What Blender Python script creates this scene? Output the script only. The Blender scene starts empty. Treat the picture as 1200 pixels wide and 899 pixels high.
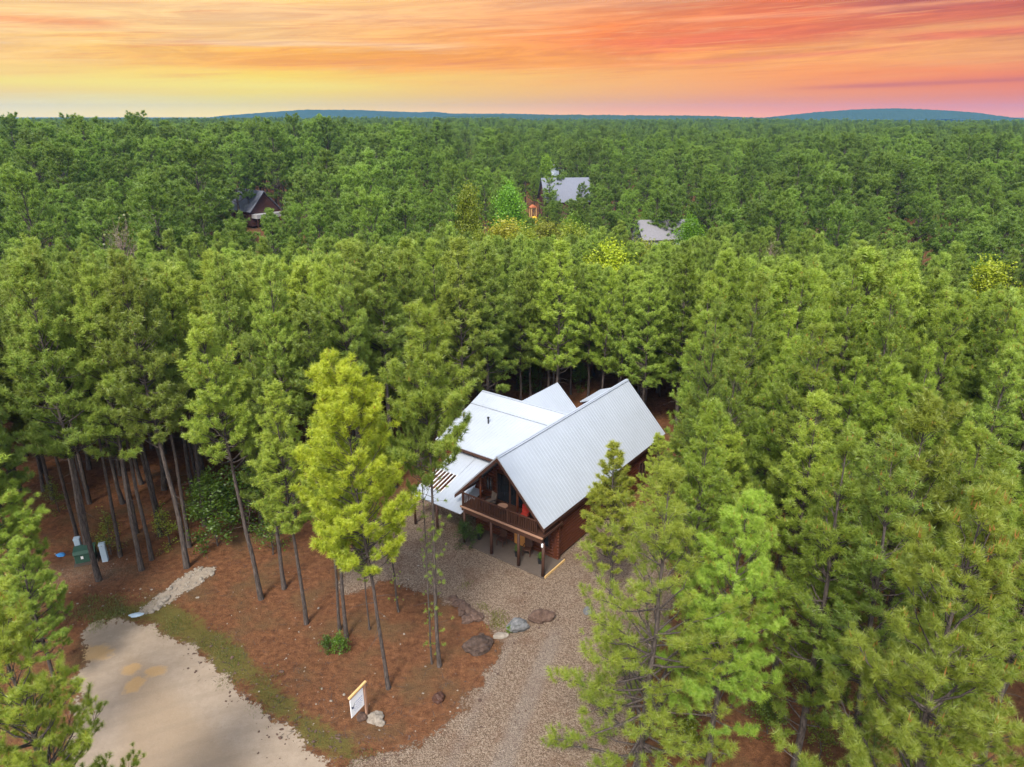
import bpy, bmesh, math, random
import numpy as np
from mathutils import Vector, Matrix, noise as mnoise

R = math.radians
scn = bpy.context.scene
COL = scn.collection
rng = np.random.default_rng(11)
random.seed(5)

# ------------------------------------------------------------------ camera maths
CAM_H, FPX, PITCH = 27.0, 826.0, R(20.8)
EXPO = 1.3

def ray(px, py):
    x = (px - 600) / FPX; y = -(py - 449.5) / FPX
    return np.array([x, math.cos(PITCH) + y * math.sin(PITCH), -math.sin(PITCH) + y * math.cos(PITCH)])

def at(px, py, z=0.0):
    d = ray(px, py); t = (z - CAM_H) / d[2]
    return np.array([0, 0, CAM_H]) + t * d

def proj(p):
    x, y, z = p[0], p[1], p[2] - CAM_H
    f = y * math.cos(PITCH) - z * math.sin(PITCH)
    u = y * math.sin(PITCH) + z * math.cos(PITCH)
    return 600 + FPX * x / f, 449.5 - FPX * u / f, f

def sm(a, b, x):
    t = np.clip((np.asarray(x, float) - a) / (b - a), 0, 1)
    return t * t * (3 - 2 * t)

def terrain(x, y):
    x = np.asarray(x, float); y = np.asarray(y, float)
    d = np.hypot(x, y)
    side = sm(-25, 25, x)
    z = -3.2 * sm(68, 120, d) * (0.35 + 0.65 * side)
    z = z + 5.0 * sm(125, 210, d) + 3.2 * sm(210, 330, d) + 2.2 * sm(330, 700, d) + .3 * sm(700, 1300, d)
    z = z + (np.sin(x * .011 + 1.3) * np.cos(y * .009) * 1.3) * sm(120, 260, d)
    z = np.where(y < 40, z * sm(0, 40, np.maximum(y, 0)), z)
    return z

# ------------------------------------------------------------------ object helpers
def tag(o, label=None, cat=None, group=None, kind=None):
    if label: o['label'] = label
    if cat: o['category'] = cat
    if group: o['group'] = group
    if kind: o['kind'] = kind
    return o

def empty(name, loc, rz=0.0, parent=None):
    o = bpy.data.objects.new(name, None); COL.objects.link(o)
    o.location = loc; o.rotation_euler = (0, 0, rz); o.empty_display_size = .3
    if parent: o.parent = parent
    return o

def np_mesh(name, verts, faces, nper, attrs=None, mats=(), midx=None, smooth=False):
    """verts (n,3), faces flat index array with nper vertices per face (an int or an array)."""
    me = bpy.data.meshes.new(name)
    verts = np.ascontiguousarray(verts, np.float32); faces = np.ascontiguousarray(faces, np.int32).ravel()
    if np.isscalar(nper):
        nf = len(faces) // nper; tot = np.full(nf, nper, np.int32)
    else:
        tot = np.asarray(nper, np.int32); nf = len(tot)
    start = np.concatenate([[0], np.cumsum(tot)[:-1]]).astype(np.int32) if nf else np.zeros(0, np.int32)
    me.vertices.add(len(verts)); me.vertices.foreach_set('co', verts.ravel())
    me.loops.add(len(faces)); me.loops.foreach_set('vertex_index', faces)
    me.polygons.add(nf); me.polygons.foreach_set('loop_start', start); me.polygons.foreach_set('loop_total', tot)
    if midx is not None: me.polygons.foreach_set('material_index', np.asarray(midx, np.int32))
    for k, v in (attrs or {}).items():
        me.attributes.new(k, 'FLOAT', 'POINT').data.foreach_set('value', np.ascontiguousarray(v, np.float32))
    for m in mats: me.materials.append(m)
    me.update(calc_edges=True)
    me.polygons.foreach_set('use_smooth', np.full(nf, smooth, bool))
    return me

def link(name, me, parent=None):
    o = bpy.data.objects.new(name, me); COL.objects.link(o)
    if parent: o.parent = parent
    return o

class MB:
    """collects boxes, bars, tubes and prisms that belong to ONE part"""
    def __init__(s): s.bm = bmesh.new()
    def box(s, c, size, rot=None):
        m = Matrix.Translation(Vector(c))
        if rot is not None: m = m @ rot.to_4x4()
        m = m @ Matrix.Diagonal((size[0], size[1], size[2], 1))
        bmesh.ops.create_cube(s.bm, size=1, matrix=m); return s
    def bar(s, a, b, w, h=None):
        a = Vector(a); b = Vector(b); d = b - a
        q = d.to_track_quat('X', 'Z').to_matrix()
        return s.box((a + b) / 2, (d.length, w, h or w), q)
    def tube(s, a, b, r1, r2=None, seg=10):
        a = Vector(a); b = Vector(b); d = b - a
        m = Matrix.Translation((a + b) / 2) @ d.to_track_quat('Z', 'Y').to_matrix().to_4x4()
        bmesh.ops.create_cone(s.bm, cap_ends=True, segments=seg, radius1=r1, radius2=r1 if r2 is None else r2, depth=d.length, matrix=m); return s
    def prism(s, pts, vec):
        a = [s.bm.verts.new(p) for p in pts]; b = [s.bm.verts.new(Vector(p) + Vector(vec)) for p in pts]
        s.bm.faces.new(a[::-1]); s.bm.faces.new(b)
        for i in range(len(pts)):
            j = (i + 1) % len(pts); s.bm.faces.new((a[i], a[j], b[j], b[i]))
        return s
    def build(s, name, mat, parent=None, bevel=0.0, smooth=False):
        if bevel:
            bmesh.ops.bevel(s.bm, geom=list(s.bm.edges), offset=bevel, segments=1, affect='EDGES')
        bmesh.ops.recalc_face_normals(s.bm, faces=list(s.bm.faces))
        me = bpy.data.meshes.new(name); s.bm.to_mesh(me); s.bm.free()
        if smooth:
            for p in me.polygons: p.use_smooth = True
        me.materials.append(mat)
        return link(name, me, parent)

# ------------------------------------------------------------------ materials
class NT:
    def __init__(s, nt): s.t = nt; s.n = nt.nodes; s.l = nt.links
    def new(s, k, **kw):
        n = s.n.new(k)
        for a, v in kw.items(): setattr(n, a, v)
        return n
    def put(s, sock, v):
        if isinstance(v, bpy.types.NodeSocket): s.l.new(v, sock)
        elif isinstance(v, (tuple, list)):
            sock.default_value = (*v, 1) if len(v) == 3 and len(sock.default_value) == 4 else v
        else: sock.default_value = v
    def m(s, op, a, b=0.0, c=None, clamp=False):
        n = s.new('ShaderNodeMath', operation=op, use_clamp=clamp)
        s.put(n.inputs[0], a); s.put(n.inputs[1], b)
        if c is not None: s.put(n.inputs[2], c)
        return n.outputs[0]
    def mix(s, f, a, b, blend='MIX'):
        n = s.new('ShaderNodeMix', data_type='RGBA', blend_type=blend)
        s.put(n.inputs[0], f); s.put(n.inputs[6], a); s.put(n.inputs[7], b); return n.outputs[2]
    def step(s, x, a, b):
        n = s.new('ShaderNodeMapRange', interpolation_type='SMOOTHSTEP')
        s.put(n.inputs[0], x); n.inputs[1].default_value = a; n.inputs[2].default_value = b; return n.outputs[0]
    def noise(s, vec, scale, detail=4, rough=.55, dist=0.0, out=0):
        n = s.new('ShaderNodeTexNoise'); s.put(n.inputs['Vector'], vec)
        n.inputs['Scale'].default_value = scale; n.inputs['Detail'].default_value = detail
        n.inputs['Roughness'].default_value = rough; n.inputs['Distortion'].default_value = dist; return n.outputs[out]
    def voro(s, vec, scale, out='Color', feature='F1'):
        n = s.new('ShaderNodeTexVoronoi', feature=feature); s.put(n.inputs['Vector'], vec)
        n.inputs['Scale'].default_value = scale; return n.outputs[out]
    def ramp(s, x, stops):
        n = s.new('ShaderNodeValToRGB'); s.put(n.inputs[0], x); e = n.color_ramp.elements
        while len(e) < len(stops): e.new(.5)
        for el, (p, c) in zip(e, stops): el.position = p; el.color = (*c, 1)
        return n.outputs[0]
    def attr(s, name): return s.new('ShaderNodeAttribute', attribute_name=name).outputs['Fac']
    def bump(s, h, strength=.5, dist=.05):
        n = s.new('ShaderNodeBump'); s.put(n.inputs['Height'], h); n.inputs['Strength'].default_value = strength
        n.inputs['Distance'].default_value = dist; return n.outputs[0]

def material(name):
    m = bpy.data.materials.new(name); m.use_nodes = True
    t = NT(m.node_tree); b = t.n['Principled BSDF']; b.inputs['Roughness'].default_value = .8
    b.inputs['Specular IOR Level'].default_value = .3
    return m, t, b

def plain(name, col, rough=.7, metal=0.0, var=.25, scale=3.0, bump=0.0):
    m, t, b = material(name)
    p = t.new('ShaderNodeTexCoord').outputs['Object']
    n = t.noise(p, scale, 5, .6)
    c = t.mix(n, tuple(x * (1 - var) for x in col), tuple(min(1, x * (1 + var)) for x in col))
    t.put(b.inputs['Base Color'], c); b.inputs['Roughness'].default_value = rough; b.inputs['Metallic'].default_value = metal
    if bump: t.put(b.inputs['Normal'], t.bump(t.noise(p, scale * 6, 4), bump, .03))
    return m

def needle_material(name, dark, mid, tip, warm):
    m, t, b = material(name)
    info = t.new('ShaderNodeObjectInfo')
    tint = t.attr('tint'); new = t.attr('young')
    c = t.mix(tint, dark, mid)
    c = t.mix(t.m('MULTIPLY', new, .75), c, tip)
    rnd = info.outputs['Random']
    c = t.mix(t.m('MULTIPLY', t.step(rnd, .45, 1.0), .28), c, t.mix(.5, c, warm))
    hsv = t.new('ShaderNodeHueSaturation'); t.put(hsv.inputs['Color'], c)
    r2 = t.m('FRACT', t.m('MULTIPLY', rnd, 17.31))
    t.put(hsv.inputs['Value'], t.m('ADD', .68, t.m('MULTIPLY', r2, .68)))
    c = t.mix(1.0, hsv.outputs[0], info.outputs['Color'], 'MULTIPLY')
    c = t.mix(t.step(t.attr('bud'), .3, .6), c, (.42, .20, .06))
    d = t.new('ShaderNodeBsdfDiffuse'); t.put(d.inputs['Color'], c)
    tr = t.new('ShaderNodeBsdfTranslucent'); t.put(tr.inputs['Color'], t.mix(.35, c, (.22, .30, .03)))
    mx = t.new('ShaderNodeMixShader'); mx.inputs[0].default_value = .46
    t.l.new(d.outputs[0], mx.inputs[1]); t.l.new(tr.outputs[0], mx.inputs[2])
    gl = t.new('ShaderNodeBsdfGlossy'); gl.inputs['Roughness'].default_value = .45; gl.inputs['Color'].default_value = (.8, .85, .8, 1)
    m2 = t.new('ShaderNodeMixShader'); m2.inputs[0].default_value = .035
    t.l.new(mx.outputs[0], m2.inputs[1]); t.l.new(gl.outputs[0], m2.inputs[2])
    t.l.new(m2.outputs[0], t.n['Material Output'].inputs['Surface'])
    return m

M = {}
M['needle'] = needle_material('pine_needles', (.100, .180, .032), (.185, .285, .045), (.36, .43, .060), (.38, .34, .06))
M['leaf'] = needle_material('broad_leaves', (.09, .15, .015), (.20, .28, .02), (.30, .36, .03), (.30, .28, .05))
def bark_mat():
    m, t, b = material('pine_bark')
    p = t.new('ShaderNodeTexCoord').outputs['Object']
    mp = t.new('ShaderNodeMapping'); mp.inputs['Scale'].default_value = (1, 1, .22); t.l.new(p, mp.inputs[0])
    n = t.noise(mp.outputs[0], 14, 5, .65)
    c = t.ramp(n, [(.3, (.024, .019, .017)), (.52, (.066, .052, .045)), (.72, (.130, .106, .092))])
    t.put(b.inputs['Base Color'], c); t.put(b.inputs['Normal'], t.bump(n, .9, .05)); b.inputs['Roughness'].default_value = .92
    return m
M['bark'] = bark_mat()
M['deadwood'] = plain('dry_bare_twigs', (.27, .20, .17), .9, var=.35)

def log_mat():
    m, t, b = material('stained_logs')
    p = t.new('ShaderNodeTexCoord').outputs['Object']
    n = t.noise(p, 2.2, 6, .65); n2 = t.noise(p, 26, 3, .6)
    c = t.mix(n, (.045, .013, .006), (.105, .032, .013)); c = t.mix(t.m('MULTIPLY', n2, .35), c, (.08, .02, .01))
    t.put(b.inputs['Base Color'], c); b.inputs['Roughness'].default_value = .5
    return m
M['log'] = log_mat()
M['darkwood'] = plain('dark_stained_wood', (.055, .024, .015), .6, var=.35)
M['trimwood'] = plain('weathered_deck_edge', (.30, .17, .11), .7)
M['palewood'] = plain('pale_timber', (.55, .36, .15), .65, var=.2, scale=6)
M['tanwood'] = plain('tan_door_wood', (.46, .20, .055), .55, var=.2, scale=5)
def metal_roof(name, col, rough=.38, metal=.35):
    m, t, b = material(name)
    p = t.new('ShaderNodeTexCoord').outputs['Object']
    n = t.noise(p, .7, 5, .6); n2 = t.noise(p, 9, 3, .6)
    c = t.mix(n, tuple(x * .9 for x in col), tuple(min(1, x * 1.06) for x in col))
    c = t.mix(t.m('MULTIPLY', t.step(n2, .55, .8), .12), c, (.30, .27, .22))
    t.put(b.inputs['Base Color'], c); b.inputs['Metallic'].default_value = metal
    t.put(b.inputs['Roughness'], t.m('ADD', rough, t.m('MULTIPLY', n, .15)))
    return m
M['roof'] = metal_roof('galvanised_roof', (.45, .49, .55))
M['roof_blue'] = metal_roof('slate_blue_metal_roof', (.14, .15, .185), .55, .1)
M['roof_grey'] = metal_roof('grey_shingles', (.17, .163, .175), .8, 0.0)
M['brownwall'] = plain('dark_brown_siding', (.07, .032, .028), .8)
M['greywall'] = plain('grey_siding', (.30, .30, .31), .8)
def glass_mat():
    m, t, b = material('dark_window_glass')
    b.inputs['Base Color'].default_value = (.012, .014, .017, 1); b.inputs['Roughness'].default_value = .06; b.inputs['Specular IOR Level'].default_value = .6
    return m
M['glass'] = glass_mat()
M['white'] = plain('white_paint', (.78, .78, .78), .5, var=.05)
M['green_box'] = plain('green_enamel', (.035, .085, .060), .45, var=.15)
M['grey_box'] = plain('grey_blue_plastic', (.36, .45, .53), .5, var=.1)
M['red'] = plain('red_cushion', (.26, .02, .012), .8)
M['yellow'] = plain('yellow_plastic', (.72, .42, .02), .45, var=.1)
M['orange'] = plain('orange_plastic', (.38, .12, .05), .5, var=.1)
M['concrete'] = plain('concrete', (.085, .066, .053), .9, var=.2, scale=4)
M['darkmetal'] = plain('dark_metal', (.03, .03, .032), .5, metal=.4)
M['ink'] = plain('navy_print', (.03, .045, .10), .6, var=.05)
M['blueprint'] = plain('pale_blue_print', (.30, .36, .55), .6, var=.05)
M['blue'] = plain('blue_plastic', (.05, .22, .50), .5)
def rock_mat(name, a, b_, c_):
    m, t, b = material(name)
    p = t.new('ShaderNodeTexCoord').outputs['Object']
    n = t.noise(p, 3.5, 8, .7); n2 = t.noise(p, 14, 5, .7)
    c = t.ramp(n, [(.3, a), (.52, b_), (.72, c_)])
    c = t.mix(t.m('MULTIPLY', t.step(n2, .5, .75), .4), c, tuple(x * .45 for x in a))
    t.put(b.inputs['Base Color'], c); t.put(b.inputs['Normal'], t.bump(t.m('ADD', n, n2), .8, .06)); b.inputs['Roughness'].default_value = .9
    return m
M['rock_brown'] = rock_mat('brown_boulder', (.025, .017, .013), (.065, .042, .032), (.13, .09, .072))
M['rock_grey'] = rock_mat('grey_boulder', (.06, .062, .063), (.14, .142, .145), (.25, .25, .255))
M['rock_red'] = rock_mat('reddish_boulder', (.045, .026, .019), (.10, .062, .046), (.17, .115, .09))
M['rock_pale'] = rock_mat('pale_stone', (.15, .125, .10), (.25, .215, .175), (.36, .32, .275))

def ground_mat():
    m, t, b = material('needle_litter')
    p = t.new('ShaderNodeNewGeometry').outputs['Position']
    n1 = t.noise(p, .35, 5, .6); n2 = t.noise(p, 2.6, 6, .7); n3 = t.noise(p, 17, 4, .7)
    c = t.ramp(n2, [(.28, (.056, .027, .015)), (.46, (.128, .056, .026)), (.62, (.185, .083, .038)), (.80, (.25, .14, .078))])
    c = t.mix(t.m('MULTIPLY', t.step(n1, .45, .66), .65), c, (.105, .070, .034))
    c = t.mix(t.m('MULTIPLY', t.step(n3, .45, .7), .55), c, (.050, .020, .012))
    c = t.mix(t.m('MULTIPLY', t.step(n3, .66, .74), .7), c, (.30, .19, .12))
    g = t.m('ADD', t.attr('grass'), t.m('ADD', t.m('MULTIPLY', t.m('SUBTRACT', n2, .5), 2.0), t.m('MULTIPLY', t.m('SUBTRACT', n1, .5), 1.6)))
    gc = t.mix(n3, (.055, .062, .014), (.135, .125, .030))
    c = t.mix(t.m('MULTIPLY', t.step(g, .35, .85), .75), c, gc)
    mo = t.m('ADD', t.attr('moss'), t.m('MULTIPLY', t.m('SUBTRACT', n2, .5), 1.3))
    c = t.mix(t.m('MULTIPLY', t.step(mo, .4, .8), .8), c, t.mix(n3, (.11, .10, .015), (.22, .21, .03)))
    st = t.m('ADD', t.attr('stony'), t.m('MULTIPLY', t.m('SUBTRACT', n3, .5), 1.8))
    c = t.mix(t.m('MULTIPLY', t.step(st, .5, .9), .7), c, t.mix(n2, (.24, .18, .13), (.42, .36, .29)))
    c = t.mix(t.attr('far'), c, t.mix(n1, (.020, .040, .014), (.045, .075, .022)))
    t.put(b.inputs['Base Color'], c); t.put(b.inputs['Normal'], t.bump(t.m('ADD', n3, t.m('MULTIPLY', n2, 2)), .9, .08))
    b.inputs['Roughness'].default_value = .95; b.inputs['Specular IOR Level'].default_value = .1
    return m
def edge_alpha(t, b, p, w, fine=6.0):
    """ragged edge: the sheet thins out towards its border, as loose gravel does"""
    e = t.m('ADD', t.attr('edge'), t.m('MULTIPLY', t.m('SUBTRACT', t.noise(p, fine, 5, .75), .5), w))
    e = t.m('ADD', e, t.m('MULTIPLY', t.m('SUBTRACT', t.noise(p, .9, 4, .6), .5), w * 1.3))
    t.put(b.inputs['Alpha'], t.step(e, -.06, .12))
def road_mat():
    m, t, b = material('pale_dirt_road')
    p = t.new('ShaderNodeNewGeometry').outputs['Position']
    n1 = t.noise(p, .28, 4, .6, .6); n2 = t.noise(p, 1.8, 6, .7); n3 = t.noise(p, 22, 4, .75)
    c = t.mix(n2, (.185, .138, .097), (.325, .262, .197))
    c = t.mix(t.m('MULTIPLY', t.step(t.attr('track'), .2, .9), .6), c, (.235, .168, .105))
    c = t.mix(t.m('MULTIPLY', t.step(n1, .45, .8), .18), c, (.19, .15, .11))
    tw = t.new('ShaderNodeTexWave', wave_type='RINGS', rings_direction='Z'); mpw = t.new('ShaderNodeMapping'); mpw.inputs['Location'].default_value = (9.5, -12, 0); t.l.new(p, mpw.inputs[0]); t.l.new(mpw.outputs[0], tw.inputs['Vector']); tw.inputs['Scale'].default_value = .22; tw.inputs['Distortion'].default_value = 3.5; tw.inputs['Detail'].default_value = 4
    c = t.mix(t.m('MULTIPLY', t.step(tw.outputs['Fac'], .72, .96), t.m('MULTIPLY', n2, .28)), c, (.15, .112, .08))
    c = t.mix(t.m('MULTIPLY', t.step(t.noise(p, 5, 6, .8), .5, .72), .35), c, (.16, .118, .082))
    cl = t.m('ADD', t.attr('clay'), t.m('MULTIPLY', t.m('SUBTRACT', n2, .5), 1.1))
    c = t.mix(t.m('MULTIPLY', t.step(cl, .46, .80), .55), c, t.mix(n3, (.33, .185, .055), (.41, .25, .085)))
    ring = t.m('MULTIPLY', t.step(cl, .34, .46), t.m('SUBTRACT', 1.0, t.step(cl, .48, .58)))
    c = t.mix(t.m('MULTIPLY', ring, .5), c, (.22, .165, .12))
    c = t.mix(t.m('MULTIPLY', t.step(n3, .55, .72), .45), c, (.33, .30, .26))
    c = t.mix(t.m('MULTIPLY', t.m('SUBTRACT', 1.0, t.step(n3, .3, .42)), .5), c, (.17, .12, .08))
    t.put(b.inputs['Base Color'], c); t.put(b.inputs['Normal'], t.bump(t.m('ADD', n3, n2), .5, .04))
    b.inputs['Roughness'].default_value = .93; b.inputs['Specular IOR Level'].default_value = .15
    edge_alpha(t, b, p, 1.6, 5); return m
def gravel_mat():
    m, t, b = material('brown_gravel')
    p = t.new('ShaderNodeNewGeometry').outputs['Position']
    v = t.voro(p, 19.0); h = t.voro(p, 19.0, 'Distance'); v2 = t.voro(p, 46.0)
    n1 = t.noise(p, .5, 5, .65); n2 = t.noise(p, 2.5, 5, .65)
    sep = t.new('ShaderNodeSeparateColor'); t.l.new(v, sep.inputs[0])
    s2 = t.new('ShaderNodeSeparateColor'); t.l.new(v2, s2.inputs[0])
    k = t.m('ADD', t.m('MULTIPLY', sep.outputs[0], .6), t.m('MULTIPLY', s2.outputs[0], .4))
    c = t.ramp(k, [(.12, (.070, .045, .029)), (.4, (.140, .098, .067)), (.62, (.192, .141, .102)), (.9, (.29, .232, .18))])
    c = t.mix(t.m('MULTIPLY', t.step(n1, .48, .68), .45), c, (.11, .058, .034))
    c = t.mix(t.m('MULTIPLY', t.step(n2, .56, .74), .4), c, (.10, .045, .025))
    c = t.mix(t.m('MULTIPLY', t.step(t.attr('track'), .2, .9), .5), c, t.mix(k, (.13, .10, .082), (.23, .20, .17)))
    t.put(b.inputs['Base Color'], c); t.put(b.inputs['Normal'], t.bump(t.m('SUBTRACT', 1.0, h), .8, .06))
    b.inputs['Roughness'].default_value = .9; b.inputs['Specular IOR Level'].default_value = .15
    edge_alpha(t, b, p, 1.5, 7); return m
M['ground'] = ground_mat(); M['road'] = road_mat(); M['gravel'] = gravel_mat()
def strip_mat():
    m, t, b = material('pale_rock_strip')
    p = t.new('ShaderNodeNewGeometry').outputs['Position']
    n2 = t.noise(p, 2.2, 6, .7); n3 = t.noise(p, 14, 4, .7)
    c = t.mix(n2, (.16, .12, .08), (.36, .31, .255)); c = t.mix(t.m('MULTIPLY', t.step(n3, .5, .7), .5), c, (.12, .075, .05))
    t.put(b.inputs['Base Color'], c); t.put(b.inputs['Normal'], t.bump(n3, .8, .06)); edge_alpha(t, b, p, .9, 6); return m
M['strip'] = strip_mat()
def hill_mat():
    m, t, b = material('wooded_hill')
    p = t.new('ShaderNodeNewGeometry').outputs['Position']
    n = t.noise(p, .02, 6, .7); n2 = t.noise(p, .12, 4, .7)
    t.put(b.inputs['Base Color'], t.mix(t.m('MULTIPLY', t.m('ADD', n, n2), .5), (.012, .026, .010), (.065, .095, .035)))
    b.inputs['Roughness'].default_value = 1.0; b.inputs['Specular IOR Level'].default_value = 0; return m
M['hill'] = hill_mat()
M['grass'] = needle_material('grass_blades', (.05, .075, .015), (.10, .13, .025), (.17, .17, .035), (.16, .14, .04))

# ------------------------------------------------------------------ ground regions (plan outlines in metres)
def plan(pts): return np.array([at(x, y)[:2] for x, y in pts])
def smooth_poly(P, k=2):
    for _ in range(k):
        Q = np.roll(P, -1, 0); P = np.stack([.75 * P + .25 * Q, .25 * P + .75 * Q], 1).reshape(-1, 2)
    return P
ROAD = smooth_poly(plan([(98, 740), (112, 724), (168, 728), (215, 749), (262, 790), (302, 826), (345, 862), (392, 900), (480, 985), (640, 1250), (-100, 1250), (70, 950), (92, 800)]))
DRIVE = smooth_poly(plan([(385, 700), (412, 655), (420, 615), (475, 585), (560, 560), (670, 570), (760, 600), (800, 690), (760, 780), (725, 900), (790, 1050), (640, 1250), (480, 1010), (385, 899), (440, 883), (492, 872), (528, 850), (552, 815), (575, 782), (592, 755), (575, 738), (548, 718), (512, 702), (478, 690), (455, 678), (432, 690)]))
GRASS1 = smooth_poly(plan([(60, 738), (130, 712), (190, 700), (235, 715), (300, 770), (365, 830), (420, 872), (470, 890), (395, 905), (330, 852), (262, 795), (215, 752), (165, 730), (110, 726)]))
MOSS = smooth_poly(plan([(532, 688), (556, 690), (575, 708), (600, 725), (604, 745), (585, 738), (556, 716)]))
STRIP = smooth_poly(plan([(160, 716), (180, 703), (205, 682), (226, 667), (246, 664), (257, 668), (240, 680), (218, 693), (200, 706), (180, 716), (168, 722)]), 1)
STONY = plan([(20, 640), (160, 700)])
def sdist(P, x, y):
    """signed distance to a polygon, positive inside"""
    x = np.asarray(x, float); y = np.asarray(y, float); d = np.full(x.shape, 1e9); ins = np.zeros(x.shape, bool)
    n = len(P)
    for i in range(n):
        a = P[i]; b = P[(i + 1) % n]; e = b - a
        tt = np.clip(((x - a[0]) * e[0] + (y - a[1]) * e[1]) / max(e @ e, 1e-9), 0, 1)
        d = np.minimum(d, np.hypot(x - a[0] - tt * e[0], y - a[1] - tt * e[1]))
        if a[1] != b[1]:
            c = ((a[1] > y) != (b[1] > y)) & (x < (b[0] - a[0]) * (y - a[1]) / (b[1] - a[1]) + a[0]); ins ^= c
    return np.where(ins, d, -d)

def axis(lo, hi, fine_lo, fine_hi, step, grow=1.16):
    c = list(np.arange(fine_lo, fine_hi + 1e-6, step)); s = step
    v = fine_hi
    while v < hi: s = min(s * grow, 220); v += s; c.append(min(v, hi))
    s = step; v = fine_lo; l = []
    while v > lo: s = min(s * grow, 220); v -= s; l.append(max(v, lo))
    return np.array(l[::-1] + c)
def grid(X, Y):
    gx, gy = np.meshgrid(X, Y); nx, ny = len(X), len(Y)
    i = np.arange(nx * ny).reshape(ny, nx)
    f = np.stack([i[:-1, :-1], i[:-1, 1:], i[1:, 1:], i[1:, :-1]], -1).reshape(-1, 4)
    return gx.ravel(), gy.ravel(), f
gx, gy, gf = grid(axis(-6500, 6500, -34, 26, .3), axis(-250, 8500, 12, 62, .3))
dd = np.hypot(gx, gy)
near = dd < 90
def nattr(P, w0=-.6, w1=.9):
    r = np.zeros(len(gx)); r[near] = sm(w0, w1, sdist(P, gx[near], gy[near])); return r
cx_, cy_ = at(95, 672)[:2]
stony = np.exp(-(((gx - cx_) / 7) ** 2 + ((gy - cy_) / 3.2) ** 2)) * .62
ground = link('ground', np_mesh('ground', np.stack([gx, gy, terrain(gx, gy)], 1), gf, 4,
    dict(grass=nattr(GRASS1), moss=nattr(MOSS, -.2, .5), stony=stony, far=sm(700, 1100, dd)), [M['ground']], smooth=True))
tag(ground, kind='structure')

def sheet(name, P, mat, z, margin, extra=None, step=.2):
    lo = P.min(0) - margin; hi = P.max(0) + margin
    x, y, f = grid(np.arange(lo[0], hi[0], step), np.arange(max(lo[1], 6), hi[1], step))
    s = sdist(P, x, y); keep = s > -margin
    f = f[keep[f].all(1)]; used = np.unique(f); mp = -np.ones(len(x), int); mp[used] = np.arange(len(used))
    x, y, s = x[used], y[used], s[used]
    at_ = dict(edge=s)
    for k, fn in (extra or {}).items(): at_[k] = fn(x, y, s)
    o = link(name, np_mesh(name, np.stack([x, y, np.full(len(x), z)], 1), mp[f], 4, at_, [mat], smooth=True))
    return tag(o, kind='structure')
def blobs(spec):
    def fn(x, y, s):
        r = np.zeros(len(x))
        for px, py, a, b in spec:
            c = at(px, py); r = np.maximum(r, np.exp(-.7 * (((x - c[0]) / a) ** 2 + ((y - c[1]) / b) ** 2)))
        return r
    return fn
def road_track(x, y, s): return sm(.9, 3.2, s) * .9
sheet('dirt_road', ROAD, M['road'], .010, 1.0, dict(track=road_track, clay=blobs([(153, 784, .55, .50), (157, 803, .55, .72), (182, 787, .7, .45), (108, 766, 1.3, .8), (85, 775, 1.0, .6)])))
def drive_track(x, y, s):
    a = at(610, 790)[:2]; b = at(560, 905)[:2]; e = (b - a) / np.linalg.norm(b - a)
    d = (x - a[0]) * e[1] - (y - a[1]) * e[0]
    u = (x - a[0]) * e[0] + (y - a[1]) * e[1]
    return np.exp(-((d + .9) / .6) ** 2) * sm(-6, -2, u) + np.exp(-((d - 1.3) / .5) ** 2) * .6 * sm(-6, -2, u)
sheet('gravel_driveway', DRIVE, M['gravel'], .005, 1.0, dict(track=drive_track))
sheet('rock_path', STRIP, M['strip'], .015, .6, step=.1)

# ------------------------------------------------------------------ distant hills
def hill(name, x0, x1, y, prof, depth=700, z0=4.0):
    nx, ny = 160, 24
    u = np.linspace(0, 1, nx); v = np.linspace(0, 1, ny)
    px = x0 + (x1 - x0) * u
    h = np.interp(u, [p[0] for p in prof], [p[1] for p in prof])
    k = np.hanning(9); k /= k.sum(); h = np.convolve(np.pad(h, 4, 'edge'), k, 'valid')
    X, V = np.meshgrid(px, v); Hh = np.tile(h, (ny, 1))
    Z = z0 + Hh * np.sin(np.pi * (V * .92 + .04)) ** .8 + rng.normal(0, .9, X.shape) * (Hh > 2)
    Y = y + (V - .5) * depth + rng.normal(0, 4, X.shape)
    i = np.arange(nx * ny).reshape(ny, nx)
    f = np.stack([i[:-1, :-1], i[:-1, 1:], i[1:, 1:], i[1:, :-1]], -1).reshape(-1, 4)
    o = link(name, np_mesh(name, np.stack([X.ravel(), Y.ravel(), Z.ravel()], 1), f, 4, None, [M['hill']], smooth=False))
    return tag(o, kind='structure')
def hx(px, Y): return (px - 600) / FPX * Y / 1.0697
def hz(py, Y): return CAM_H + (135 - py) / FPX * Y * .874
Y1 = 3900
hill('hills', hx(235, Y1), hx(690, Y1), Y1, [(0, 0), (.08, hz(134.5, Y1) - 4), (.2, hz(130.3, Y1) - 4), (.27, hz(128, Y1) - 4), (.40, hz(128.2, Y1) - 4), (.5, hz(130.2, Y1) - 4), (.57, hz(131, Y1) - 4), (.60, hz(130, Y1) - 4), (.64, hz(132.6, Y1) - 4), (.8, hz(132.6, Y1) - 4), (1, hz(135, Y1) - 4)])
Y2 = 3400
hill('hills', hx(878, Y2), hx(1160, Y2), Y2, [(0, 0), (.12, hz(136, Y2) - 4), (.3, hz(130.5, Y2) - 4), (.45, hz(127.5, Y2) - 4), (.6, hz(126.5, Y2) - 4), (.75, hz(128, Y2) - 4), (.88, hz(130.5, Y2) - 4), (.97, hz(134.5, Y2) - 4), (1, hz(137, Y2) - 4)], 600)
Y3 = 2600
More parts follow.
